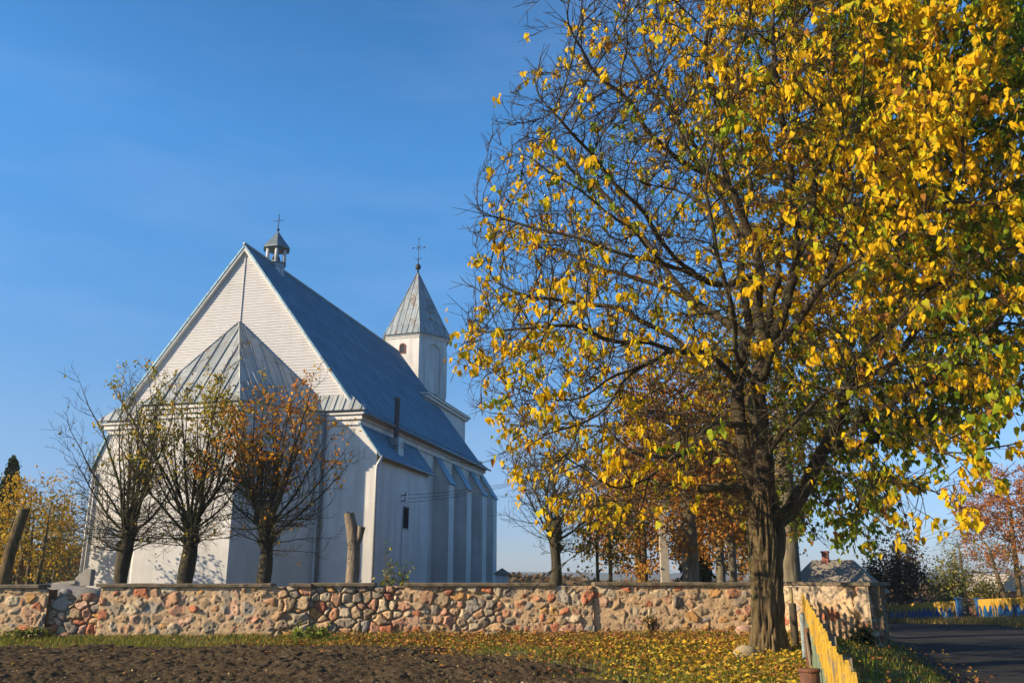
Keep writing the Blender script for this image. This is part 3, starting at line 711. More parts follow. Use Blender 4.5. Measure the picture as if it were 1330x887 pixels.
SW = empty('stone_wall', (0, 0, 0)); tag(SW, 'long low fieldstone wall with thin coping slabs and one ruined gap', 'wall')
wy = lambda x, o=0: (x, 25.28 + .045 * x + o)
c0 = lambda z: (lambda u: np.full_like(u, z))
dr0 = lambda k: (lambda u: np.full_like(u, k))
def stone_lump(mb, c, r, seed, n=14, m=9):
    vs = []; fs = []
    for i in range(m + 1):
        th = math.pi * i / m
        for k in range(n):
            a = 2 * math.pi * k / n; vs.append((math.sin(th) * math.cos(a), math.sin(th) * math.sin(a), math.cos(th)))
    v = np.array(vs); v = np.sign(v) * np.abs(v) ** .85 * (1 + .55 * (fbm(v * 1.1 + seed * 7.7, 3, seed) - .5))[:, None]
    v = v * np.array(r) + np.array(c)
    for i in range(m):
        for k in range(n): j = (k + 1) % n; fs.append((i * n + k, i * n + n + k, i * n + n + j, i * n + j))
    mb.add(v, fs, True)
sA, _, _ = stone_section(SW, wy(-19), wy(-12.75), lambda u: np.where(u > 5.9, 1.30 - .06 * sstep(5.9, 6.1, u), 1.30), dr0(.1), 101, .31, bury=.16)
coping(sA, wy(-19), wy(-13.0), 1.29, seed=1)
def rag(u): return 1.02 + .20 * (fbm(np.stack([u * 3.4, u * 0, u * 0], -1), 2, 77) - .5) * 2
sB, _, _ = stone_section(SW, wy(-12.75, .16), wy(-11.35, .12), rag, dr0(.95), 102, .25); sB['label'] = 'ruined wall stretch with loose stones and no coping'
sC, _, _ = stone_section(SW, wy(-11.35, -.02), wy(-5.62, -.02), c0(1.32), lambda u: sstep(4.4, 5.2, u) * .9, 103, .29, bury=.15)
coping(sC, wy(-11.45, -.02), wy(-5.6, -.02), 1.32, seed=2, breaks=((4.75, 5.25),))
sD, _, _ = stone_section(SW, wy(-5.62, .05), wy(2.3, .05), c0(1.335), lambda u: sstep(3.0, 2.2, u) * .92 + .55 * sstep(3.0, 3.4, u) * sstep(5.6, 5.0, u) , 104, .25, .03)
coping(sD, wy(-5.6, .05), wy(2.3, .05), 1.335, seed=3, breaks=((1.75, 2.55), (6.8, 7.9)))
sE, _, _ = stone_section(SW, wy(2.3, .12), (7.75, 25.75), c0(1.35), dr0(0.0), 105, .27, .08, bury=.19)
coping(sE, wy(2.34, .12), (7.8, 25.75), 1.35, seed=4)
PR0, PR1 = (7.75, 25.72), (9.35, 23.55)
sF, dF, nF = stone_section(SW, PR0, PR1, c0(1.36), lambda u: sstep(2.0, 2.5, u) * .5, 106, .21, .10, plaster=.20, zb=-.9); sF['label'] = 'plastered end pier with crumbling plaster over red stones'
sG, _, _ = stone_section(SW, PR1, tuple(np.array(PR1) - nF * .8), c0(1.36), dr0(.3), 107, .2, .05, tint=.45, zb=-.9, thick=.5)  # pier end face: tint paints the shade of this side into the stone colour
coping(sF, tuple(np.array(PR0)), tuple(np.array(PR1) + dF * .12), 1.36, seed=5, thick=.8)
# ruined stones lying in the gap and stones on the grass
grey = mat('boulder_grey', (.33, .31, .28), (.23, .21, .19), 9, .9, .5, 30); tan = mat('boulder_tan', (.42, .34, .20), (.30, .25, .15), 7, .9, .5, 30)
pink = mat('boulder_pink', (.52, .33, .25), (.42, .25, .19), 9, .9, .5, 30); red_ = mat('boulder_red', (.36, .20, .12), (.27, .15, .10), 9, .9, .5, 30)
for (x, y, z, r, m_, lab, gp) in ((-12.42, 25.0, 1.16, (.17, .13, .11), grey, 'pale grey rounded stone lying on top of the ruined wall gap', None),
        (-11.75, 24.95, 1.05, (.15, .12, .12), red_, 'reddish stone lying on the ruined wall gap beside the pollard trunk', None),
        (-12.9, 24.7, .1, (.22, .18, .16), tan, 'tan stone lying in the grass below the ruined wall gap', None),
        (-12.0, 24.45, .02, (.2, .16, .14), red_, 'red brown stone on the grass at the foot of the ruined gap', None),
        (*at(967, 829, 25.05)[:2], .08, (.22, .15, .15), pink, 'pale pink stone leaning at the wall foot just left of the big trunk', None),
        (*at(968, 868, 18.4)[:2], .06, (.27, .2, .2), tan, 'mossy tan boulder in leaf litter left of the big tree foot', None),
        (*at(640, 826, 25.0)[:2], .03, (.2, .14, .1), grey, 'flat dark grey stone at the foot of the middle wall', None)):
    mb = MB(); stone_lump(mb, (0, 0, 0), r, int(abs(x * 10)) + 1); o = mb.build('fieldstone', m_); o.location = (x, y, z + (ground_z(x, y) if z < .5 else 0)); tag(o, lab, 'stone', gp)
# wrecked slabs beyond the gap
mb = MB(); mb.box((-1.2, -.2, 0), (.55, .2, .12), Matrix.Rotation(R(-6), 4, 'Y')); mb.prism([(.5, -.15, 0), (1.0, -.15, 0), (1.0, -.15, .52), (.82, -.15, .55), (.5, -.15, .25)], None, (0, .3, 0)); o = mb.build('broken_slab', M['concrete'], bevel=.01)
o.location = (*at(80, 757, 29.5)[:2], 1.3); tag(o, 'broken pale concrete slab propped behind the ruined wall gap', 'rubble')
mb = MB(); stone_lump(mb, (0, 0, -.6), (1.7, 1.0, .62), 5, 28, 18); o = mb.build('rubble_heap', grey); o.location = (*at(80, 757, 29.5)[:2], 1.3); tag(o, 'low heap of grey rubble behind the wall gap carrying a slab', 'rubble')

# ------------------------------------------------------------------ trees
LEAF_V = np.array([(0, .06, 0), (-.26, -.05, .05), (-.46, .22, .12), (-.30, .62, .07), (0, 1.06, -.10), (.30, .62, .07), (.46, .22, .12), (.26, -.05, .05), (0, .5, -.02)])
LEAF_F = np.array([(0, 8, 2, 1), (8, 4, 3, 2), (8, 6, 5, 4), (0, 7, 6, 8)])
LEAF4_V = np.array([(0, 0, 0), (-.42, .42, .1), (0, 1, -.05), (.42, .42, .1)]); LEAF4_F = np.array([(0, 2, 1), (0, 3, 2)])
def leaf_mesh(name, pos, size, col, material, parent, hang=.8, fine=True, r=None, face=None):
    r = r or rng; n = len(pos)
    Yv = r.normal(0, 1, (n, 3)); Yv = unit(Yv) * (1 - hang) * 1.3; Yv[:, 2] -= hang; Yv = unit(Yv)
    N = r.normal(0, 1, (n, 3)); N[:, 2] += .25
    if face is not None: N = N + np.asarray(face) * r.choice([-1, 1], (n, 1))
    Xv = unit(np.cross(Yv, N)); Nv = np.cross(Xv, Yv)
    tv, tf = (LEAF_V, LEAF_F) if fine else (LEAF4_V, LEAF4_F)
    curl = r.uniform(-.6, 3.4, n)[:, None]; sz = np.asarray(size).reshape(-1, 1)
    asp = r.uniform(.62, 1.1, n)[:, None]
    V = np.zeros((n, len(tv), 3))
    for k, (a, b, c) in enumerate(tv):
        V[:, k] = pos + sz * (Xv * a * asp + Yv * b + Nv * c * curl)
    k = len(tv); f = (tf[None] + (np.arange(n) * k)[:, None, None]).reshape(-1, tf.shape[1])
    C = np.repeat(col, k, 0) * r.uniform(.88, 1.1, (n * k, 1))
    if fine:   # some blades browned at the tip and margin
        br_ = np.zeros((n, k)); br_[:, [4, 3, 5]] = 1; br_[:, [2, 6]] = .5; br_ *= ((r.random(n) < .3) * r.uniform(.3, .9, n))[:, None]; br_ = br_.reshape(-1, 1)
        C = C * (1 - br_) + np.array([.30, .13, .03]) * br_
    return mesh_obj(name, V.reshape(-1, 3), [f], material, parent, False, C)

def colonize(nodes, parent, att, step=.26, kill=.4, infl=1.7, iters=120, up=.08, jit=.18, r=None, maxn=14000, out=None, inertia=0.0):
    r = r or rng
    nodes = [np.array(p, float) for p in nodes]; parent = list(parent)
    att = np.array(att); near_d = np.full(len(att), 1e9); near_i = np.zeros(len(att), int); alive = np.ones(len(att), bool)
    def update(ids):
        nonlocal near_d, near_i, alive
        P = np.array([nodes[i] for i in ids])
        for s in range(0, len(P), 400):
            D = np.linalg.norm(att[:, None] - P[None, s:s + 400], axis=2) if len(att) * len(P[s:s + 400]) < 4e6 else None
            if D is None:
                best = np.full(len(att), 1e9); bi = np.zeros(len(att), int)
                for q in range(s, min(s + 400, len(P)), 100):
                    d = np.linalg.norm(att[:, None] - P[None, q:q + 100], axis=2); m = d.min(1); c = m < best; best[c] = m[c]; bi[c] = q + d.argmin(1)[c]
            else: best = D.min(1); bi = s + D.argmin(1)
            c = best < near_d; near_d[c] = best[c]; near_i[c] = np.array(ids)[bi[c]]
        alive &= near_d > kill
    update(list(range(len(nodes))))
    used = {}
    for it in range(iters):
        sel = np.where(alive & (near_d < infl))[0]
        if not len(sel) or len(nodes) > maxn: break
        idx = near_i[sel]; dirs = unit(att[sel] - np.array([nodes[i] for i in idx]))
        uniq, inv = np.unique(idx, return_inverse=True); S = np.zeros((len(uniq), 3)); np.add.at(S, inv, dirs)
        S = unit(S); S[:, 2] += up
        if out is not None: S += out[1] * unit(np.array([nodes[i] for i in uniq]) - out[0])
        if inertia: S += inertia * unit(np.array([nodes[i] - nodes[max(parent[i], 0)] + 1e-6 for i in uniq]))
        S += r.normal(0, jit, S.shape); S = unit(S); new = []
        for k, i in enumerate(uniq):
            i = int(i); c = used.get(i, 0)
            if c >= 3: continue
            used[i] = c + 1; nodes.append(nodes[i] + S[k] * step * r.uniform(.8, 1.15)); parent.append(i); new.append(len(nodes) - 1)
        if not new:
            break
        # stuck attractors of saturated nodes are dropped
        update(new)
        sat = np.array([used.get(int(i), 0) >= 3 for i in near_i]); alive &= ~(sat & (near_d < infl) & (r.random(len(att)) < .3))
    return np.array(nodes), np.array(parent)

def pipe_radii(nodes, parent, tip=.006, expo=2.0):
    n = len(nodes); a = np.zeros(n); kids = [[] for _ in range(n)]
    for i in range(n):
        if parent[i] >= 0: kids[parent[i]].append(i)
    for i in range(n - 1, -1, -1):     # parents always precede children
        if not kids[i]: a[i] = tip ** expo
        if parent[i] >= 0: a[parent[i]] += a[i]
    return a ** (1 / expo), kids

def chains(rad, kids, roots):
    out = []; stack = [(r, None) for r in roots]
    while stack:
        i, pre = stack.pop(); ch = [i] if pre is None else [pre, i]
        while kids[i]:
            k = sorted(kids[i], key=lambda c: -rad[c]); stack += [(c, i) for c in k[1:]]; i = k[0]; ch.append(i)
        out.append(ch)
    return out

class Wood:
    def __init__(s): s.V = []; s.F = {3: [], 4: []}; s.n = 0
    def tube(s, pts, rad, sides):
        v, f = tube(pts, rad, sides); s.V.append(v); s.F[4].append(f + s.n); s.n += len(v)
    def build(s, name, material, parent):
        return mesh_obj(name, np.concatenate(s.V), [np.concatenate(s.F[4])], material, parent, True)

def wood_from(nodes, parent, rad, kids, roots, W, ridge=None, smooth=2, minr=.0):
    for ch in chains(rad, kids, roots):
        if len(ch) < 2: continue
        p = nodes[ch].copy(); r_ = rad[ch].copy()
        if len(ch) > 2 and parent[ch[1]] == ch[0]: r_[0] = min(r_[0], r_[1] * 1.25)
        for _ in range(smooth):
            if len(p) > 3: p[1:-1] = .25 * p[:-2] + .5 * p[1:-1] + .25 * p[2:]
        m = r_.max(); sides = 20 if m > .2 else 10 if m > .07 else 6 if m > .02 else 4 if m > .011 else 3
        if sides == 20 and len(p) > 4:
            t = np.linspace(0, len(p) - 1, len(p) * 3); p = np.stack([np.interp(t, np.arange(len(p)), p[:, k]) for k in range(3)], 1); r_ = np.interp(t, np.arange(len(r_)), r_)
        W.tube(p, np.maximum(r_, minr), sides)

def twigs(nodes, parent, rad, W, r, thin=.016, prob=.6, ln=(.25, .6), rr=.0045, spread=.8, up=.15, sub=.5):
    """fine straight shoots along thin wood; returns shoot points for leaves"""
    pts = []
    for i in np.where((rad < thin) & (parent >= 0))[0]:
        for _ in range(2):
            if r.random() > prob: continue
            d = unit(nodes[i] - nodes[parent[i]]); dd = unit(d + spread * unit(r.normal(0, 1, 3)) + np.array([0, 0, up])); L = r.uniform(*ln)
            a = nodes[i]; b = a + dd * L * .5 + r.normal(0, .02, 3); c = a + dd * L + r.normal(0, .05, 3) * L
            W.tube([a, b, c], [rr * 1.4, rr, rr * .6], 3); pts += [b, c, (a + b) / 2]
            if r.random() < sub:
                e = b + unit(dd + .9 * unit(r.normal(0, 1, 3))) * L * .5; W.tube([b, e], [rr, rr * .6], 3); pts.append(e)
    return np.array(pts) if pts else np.zeros((0, 3))

def link_path(nodes, parent, pts, start=None, step=.3):
    """append a polyline of nodes; returns indices"""
    idx = []
    prev = start
    pts = [np.array(p, float) for p in pts]
    if start is not None: pts = [nodes[start]] + pts
    for a, b in zip(pts[:-1], pts[1:]):
        n = max(1, int(round(np.linalg.norm(b - a) / step)))
        if prev is None: nodes.append(a); parent.append(-1); prev = len(nodes) - 1; idx.append(prev)
        for k in range(1, n + 1):
            nodes.append(a + (b - a) * k / n); parent.append(prev); prev = len(nodes) - 1; idx.append(prev)
    return idx
def nearest(nodes, p): return int(np.argmin(np.linalg.norm(np.array(nodes) - np.array(p), axis=1)))

# ---- the great lime tree in the foreground
BT = empty('autumn_lime_tree', (0, 0, 0)); tag(BT, 'huge old lime tree with dark trunk and yellow leaves before the stone wall', 'tree')
rt = np.random.default_rng(5)
D0 = 19.3
def tp(u, v, dy=0): return at(u, v, D0 + dy)
nodes, parent = [], []
tr = link_path(nodes, parent, [tp(998, 856) - np.array([0, 0, .1]), tp(997, 800), tp(995, 735), tp(994, 690)])
fork = tr[-1]
l1 = link_path(nodes, parent, [tp(978, 640, .1), tp(968, 590, .15), tp(961, 540, .25), tp(959, 500, .3), tp(966, 440, .4), tp(968, 360, .5), tp(967, 250, .8), tp(964, 150, 1.0), tp(958, 60, 1.2)], fork)
l2 = link_path(nodes, parent, [tp(992, 640, -.2), tp(990, 580, -.25), tp(988, 520, -.3), tp(986, 460, -.3), tp(990, 390, -.35), tp(984, 340, -.45), tp(962, 290, -.6), tp(946, 240, -.8), tp(941, 190, -1.0), tp(930, 110, -1.3), tp(915, 30, -1.5)], fork)
def limb(start, pts): return link_path(nodes, parent, [tp(*p) for p in pts], nearest(nodes, tp(*start)))
limb((961, 510, .3), [(942, 478, .1), (912, 455, -.4), (872, 458, -1), (832, 476, -1.6), (792, 498, -2), (745, 520, -2.4), (700, 520, -2.6), (660, 500, -2.8)])
limb((966, 440, .4), [(940, 420, .6), (900, 390, 1.0), (850, 370, 1.3), (790, 350, 1.7), (730, 330, 2.0), (670, 320, 2.0)])
limb((985, 360, -.4), [(950, 375, -.8), (905, 350, -1.4), (860, 335, -2), (815, 290, -2.6), (770, 260, -2.8), (720, 225, -3)])
limb((946, 240, -.8), [(900, 215, -1.0), (850, 180, -1.4), (800, 130, -1.7), (760, 80, -1.8)])
limb((967, 300, .6), [(930, 250, 1.2), (890, 180, 1.8), (840, 110, 2.2), (800, 50, 2.5)])
limb((989, 560, -.25), [(960, 545, -.7), (928, 546, -1.2), (906, 566, -1.6), (893, 577, -1.8), (868, 594, -2.0), (843, 616, -2.3), (805, 634, -2.7), (778, 624, -3), (752, 600, -3.2), (728, 590, -3.4)])
limb((868, 594, -2.0), [(840, 596, -1.7), (815, 592, -1.4), (798, 576, -1.2), (785, 552, -1.0)])
limb((843, 616, -2.3), [(838, 642, -2.5), (800, 648, -2.8), (760, 645, -3.1), (720, 640, -3.3)])
limb((838, 642, -2.5), [(810, 680, -2.9), (770, 705, -3.3), (735, 730, -3.6), (700, 750, -3.8)])
limb((966, 600, .15), [(940, 580, 1.0), (900, 560, 2.0), (860, 540, 3.0), (820, 520, 4)])
limb((986, 470, -.3), [(1010, 420, .4), (1036, 350, .9), (1056, 260, 1.2), (1072, 170, 1.4), (1085, 90, 1.6), (1095, 20, 1.7)])
limb((986, 500, -.3), [(1005, 455, -1.2), (1035, 420, -2.2), (1065, 370, -3), (1090, 300, -3.4), (1105, 230, -3.6)])
limb((1036, 350, .9), [(1080, 320, 1.3), (1130, 270, 1.8), (1180, 210, 2.2), (1220, 140, 2.4)])
rl = limb((994, 690, 0), [(1022, 668, .3), (1048, 630, .4), (1070, 590, .3), (1086, 555, .1), (1108, 505, -.3), (1135, 440, -.7), (1160, 370, -1.1), (1185, 290, -1.5), (1205, 200, -1.8)])
limb((1072, 588, .3), [(1100, 562, -.3), (1128, 538, -.9), (1160, 520, -1.5), (1205, 490, -2.1), (1250, 450, -2.6), (1300, 400, -3.0)])
limb((1082, 566, .2), [(1120, 572, .6), (1170, 568, 1.2), (1220, 560, 1.8), (1270, 545, 2.3)])
limb((1070, 595, .3), [(1100, 615, -1.0), (1140, 625, -2.0), (1180, 630, -2.8), (1210, 640, -3.2)])
limb((1108, 505, -.3), [(1150, 470, .6), (1200, 420, 1.5), (1260, 360, 2.3), (1310, 300, 2.8)])
limb((990, 600, -.25), [(1010, 560, -1.4), (1040, 530, -2.6), (1075, 510, -3.6), (1110, 500, -4.4), (1140, 500, -5)])
limb((988, 540, -.3), [(975, 500, -1.5), (960, 450, -2.8), (940, 390, -3.8), (925, 320, -4.4), (915, 250, -4.8)])
limb((986, 450, -.3), [(1000, 400, 1.6), (1015, 330, 3.0), (1025, 250, 3.8), (1030, 180, 4.2)])
limb((942, 478, .1), [(905, 470, .4), (865, 430, .8), (810, 405, 1.0), (750, 395, 1.2), (690, 385, 1.2), (640, 365, 1.0)])
limb((872, 458, -1), [(830, 440, -1.5), (770, 430, -1.9), (710, 425, -2.2), (650, 430, -2.4), (605, 440, -2.4)])
limb((832, 476, -1.6), [(790, 530, -1.9), (745, 555, -2.1), (700, 560, -2.3), (650, 585, -2.5), (615, 600, -2.6)])
limb((905, 350, -1.4), [(850, 300, -2.4), (800, 230, -3.2), (750, 170, -3.8), (705, 130, -4.2)])
limb((860, 335, -2), [(800, 320, -2.2), (740, 300, -2.4), (680, 290, -2.4), (630, 280, -2.4)])
limb((900, 390, 1.0), [(850, 330, 1.6), (790, 260, 2.2), (730, 210, 2.6), (680, 180, 2.8)])
limb((920, 225, -.9), [(880, 160, -.6), (850, 90, -.2), (830, 30, .2)])
limb((1036, 350, .9), [(1030, 280, -.6), (1020, 200, -1.4), (1010, 120, -1.9), (1005, 40, -2.2)])
limb((1072, 400, -1.5) if 0 else (1065, 370, -3), [(1110, 340, -3.6), (1160, 310, -4.2), (1210, 280, -4.6), (1260, 260, -4.8)])
limb((1135, 440, -.7), [(1175, 400, -2.2), (1220, 370, -3.2), (1270, 330, -4)])
limb((1160, 520, -1.5), [(1190, 540, -2.6), (1220, 570, -3.2), (1245, 600, -3.6)])
limb((1100, 615, -1.0), [(1120, 650, -2.4), (1145, 680, -3.2), (1165, 700, -3.6)])
prim_n = len(nodes)
stub = [tp(962, 634, 0), tp(935, 632, -.1), tp(908, 636, -.2)]
# crown envelope in metres (flattened egg), thinner at its top-left where the photo shows bare twigs
CC, CR = np.array([6.2, 19.3, 9.3]), np.array([7.5, 6.0, 8.3])
cand = CC + (rt.random((90000, 3)) * 2 - 1) * CR
q = np.abs((cand - CC) / CR); e = (q ** 2.5).sum(1)
lim = .55 + .9 * fbm(cand * .42, 3, 60)
xz = cand[:, 0]; zz = cand[:, 2]
low = np.interp(cand[:, 0], [-1, 1, 2.5, 4, 6, 6.6, 8.0, 8.6, 9.3, 10.5, 14], [3.4, 2.7, 2.7, 3.4, 3.4, 2.3, 2.4, 3.0, 3.9, 4.6, 5.5])
# left outline: ragged, stepped in towards the top
left = np.interp(zz, [2, 3.2, 4.5, 5.5, 7, 8.2, 9.5, 11, 12.5, 14, 15.5, 18], [1.2, -.2, -.1, -1.3, -1.3, -.6, -.9, -.5, .3, 1.0, 1.7, 3.2])
low = low + np.clip(cand[:, 0] - 8.3, 0, 1.5) * .14 * np.clip(cand[:, 1] - 16, 0, 9)
ok = (e < np.minimum(1.0, lim + .25)) & (zz > low) & (xz > left + .5 * (fbm(cand * .9, 2, 61) - .5)) & (e > .06)
ok &= ~((np.hypot(cand[:, 0] - 5.5, cand[:, 1] - 19.3) < 1.5) & (zz < 5.5))
cand = cand[ok]; cand = cand[:9800]
N_, P_ = colonize(nodes, parent, cand, .25, .36, 2.6, 150, .03, .20, rt, 19000, (np.array([5.6, 19.3, 5.0]), .30), .35)
bend = (np.stack([fbm(N_ * .9 + q_ * 31, 3, 90 + q_) for q_ in range(3)], -1) - .5) * .55 + (np.stack([fbm(N_ * 3.1 + q_ * 17, 2, 95 + q_) for q_ in range(3)], -1) - .5) * .16
N_ = N_ + bend * sstep(.5, 2.5, np.linalg.norm(N_ - N_[fork], axis=1))[:, None] * (N_[:, 2:3] > N_[fork][2] - .2)
rad, kids = pipe_radii(N_, P_, .0078, 2.05)
pw = math.log(.31 / .0078) / math.log(rad[tr[2]] / .0078); rad = .0078 * (rad / .0078) ** pw
print('pw', pw)
W = Wood(); WB = Wood()
wood_from(N_, P_, rad, kids, [l1[0], l2[0], rl[0]], WB, smooth=1)
# side limbs hang off the chains inside the trees above, so walk every remaining root child too
# trunk with buttressed foot and ridged bark
tpts = np.concatenate([N_[tr], N_[l2[:9]]]); sl = np.concatenate([[0], np.cumsum(np.linalg.norm(np.diff(tpts, axis=0), axis=1))])
st_ = np.linspace(0, sl[-1], 150); nS = 128; tc_ = np.stack([np.interp(st_, sl, tpts[:, k]) for k in range(3)], 1)
for _ in range(6): tc_[1:-1] = .25 * tc_[:-2] + .5 * tc_[1:-1] + .25 * tc_[2:]
zz_ = tc_[:, 2]; zf = tp(994, 690)[2]
r0 = .305 + .13 * np.exp(-np.clip(zz_, 0, 9) / .30) + .05 * np.exp(-((zz_ - zf + .1) / .5) ** 2) - .13 * sstep(zf + .1, zf + 1.3, zz_)
ang = np.arange(nS) * 2 * math.pi / nS
A_, Zg = np.meshgrid(ang, zz_)
cyl = np.stack([np.cos(A_) * 3.0, np.sin(A_) * 3.0, Zg * .42], -1)
cyl = cyl + (np.stack([fbm(cyl * 1.3, 2, 55), fbm(cyl * 1.3, 2, 56), Zg * 0], -1) - .5) * .8
rd = fbm(cyl * 2.2, 2, 50); fur = np.abs(rd - .5) * 2
rr_ = r0[:, None] * (1 + .05 * np.cos(A_ * 5 + 1.1) * np.exp(-Zg / .7) + .035 * np.cos(A_ * 3 + .4) + .03 * np.cos(A_ * 2 + Zg)) + .075 * (np.clip(fur * 3.2, 0, 1) ** .6 - .6) + .035 * (np.clip(np.abs(fbm(cyl * np.array([2.6, 2.6, 3.2]) + 9, 3, 58) - .5) * 5, 0, 1) - .6) + .05 * sstep(.62, .75, fbm(cyl * 1.4 + 3, 2, 59)) + .02 * (fbm(cyl * 8, 2, 51) - .5)
ring = np.stack([tc_[:, None, 0] + np.cos(A_) * rr_, tc_[:, None, 1] + np.sin(A_) * rr_, Zg], -1)
i, k = np.meshgrid(np.arange(len(tc_) - 1), np.arange(nS), indexing='ij'); k2 = (k + 1) % nS
W.V.append(ring.reshape(-1, 3)); W.F[4].append(W.n + np.stack([i * nS + k, i * nS + k2, (i + 1) * nS + k2, (i + 1) * nS + k], -1).reshape(-1, 4)); W.n += ring.size // 3
ft = N_[fork]
def limb_base(ids, r_a, r_b):
    p = np.concatenate([[ft + (0, 0, -.55)], [ft * .5 + N_[ids[0]] * .5 + (0, 0, -.15)], N_[ids[0:7]]]); t = np.linspace(0, len(p) - 1, 60)
    p = np.stack([np.interp(t, np.arange(len(p)), p[:, q]) for q in range(3)], 1)
    for _ in range(8): p[1:-1] = .25 * p[:-2] + .5 * p[1:-1] + .25 * p[2:]
    v, f = tube(p, np.linspace(r_a, r_b, 60), 64); c = np.repeat(p, 64, 0); d = v - c; n_ = np.concatenate([d / .3, ], 0); q_ = np.stack([n_[:, 0] * 3, n_[:, 1] * 3, v[:, 2] * .5 + n_[:, 2]], -1)
    v = c + d * (1 + .22 * (np.clip(np.abs(fbm(q_ * 1.6, 2, 57) - .5) * 6, 0, 1) - .6))[:, None]
    W.V.append(v); W.F[4].append(f + W.n); W.n += len(v)
limb_base(l1, .2, .15); limb_base(rl, .2, .15)
W.tube(stub, [.12, .095, .09], 10)
# epicormic shoots on the trunk
for _ in range(260):
    z0 = rt.uniform(2.7, 5.0); b0 = tc_[np.argmin(abs(zz_ - z0))]
    a = rt.uniform(0, 6.28); s0 = np.array([b0[0] + .3 * math.cos(a), b0[1] + .3 * math.sin(a), z0]); d = unit(np.array([math.cos(a), math.sin(a), rt.uniform(-.1, .9)])); L = rt.uniform(.3, .95)
    m1 = s0 + d * L * .5 + rt.normal(0, .06, 3); m2 = s0 + d * L + rt.normal(0, .1, 3); W.tube([s0, m1, m2], [.007, .005, .003], 3)
tw = twigs(N_, P_, rad, WB, rt, .024, .72, (.25, .7), .0072, .55, .22, .8)
W.build('trunk', M['bark'], BT); WB.build('branches', M['bark_branch'], BT)
# leaves: thick on the sunny right, thin and clumped on the left
ends = np.concatenate([tw, N_[(rad < .012)]])
xx, yy, zz = ends.T
lowr = sstep(4.8, 6.4, xx) * sstep(7.3, 6.1, zz); back = sstep(17.3, 19.3, yy)
dens = .20 + 1.0 * sstep(6.4, 7.8, zz) * sstep(5.0, 8.2, xx) + .55 * sstep(9, 11.5, zz) * sstep(3.4, 6, xx) + .26 * sstep(11.5, 8, zz) * sstep(3.5, .5, xx)
dens = dens * (1 - lowr) + lowr * (.42 + .8 * back + .45 * sstep(17, 14.5, yy))
clump = fbm(ends * .75, 3, 70)
dens *= sstep(.44, .58, .55 * clump + .45 * fbm(ends * 1.9, 2, 71) + .10 * sstep(5, 9, xx)) * 1.25
dens *= 1 - .30 * sstep(8.5, 10.5, zz) * sstep(5.2, 3.2, xx)
dens *= np.where((zz < 2.6) & (xx < 5), .1, 1)
dens *= np.where((zz < 5.2) & (np.abs(xx - 5.3) < 2.2), .35, 1)
pick = rt.random(len(ends)) < dens * .27
base = ends[pick]; cnt = rt.integers(2, 9, len(base)); base = np.repeat(base, cnt, 0) + rt.normal(0, .08, (cnt.sum(), 3)); base[:, 2] -= .06
n = len(base); x, y, z = base.T
g = np.clip(sstep(.5, .78, fbm(base * .5, 2, 80) + .22 * sstep(8.0, 11.5, x) - .06 * sstep(6, 0, x)) * .9 + .9 * sstep(5.6, 7.2, x) * sstep(17.0, 18.8, y) * sstep(8.6, 6.6, z), 0, .93)
yel = np.array([.82, .585, .012]); gold = np.array([.76, .42, .010]); lime = np.array([.40, .46, .025]); grn = np.array([.065, .155, .015]); brn = np.array([.36, .16, .03])
u1 = rt.random((n, 1)); col = yel * (1 - u1 * .8) + gold * u1 * .8
gg = (rt.random(n) < g)[:, None]; u2 = rt.random((n, 1)); col = np.where(gg, lime * u2 + grn * (1 - u2), col)
u3 = rt.random(n)[:, None]; col = np.where((u3 < .15) & ~gg, lime * .75 + yel * .25, col); col = np.where(u3 > .945, brn, col)
leaf_mesh('foliage', base, rt.triangular(.07, .135, .195, n) * (1 + .12 * sstep(17, 14, y)), col, M['leaf'], BT, .72, True, rt)
print('big tree', len(N_), 'nodes', len(tw), 'twig pts', n, 'leaves')

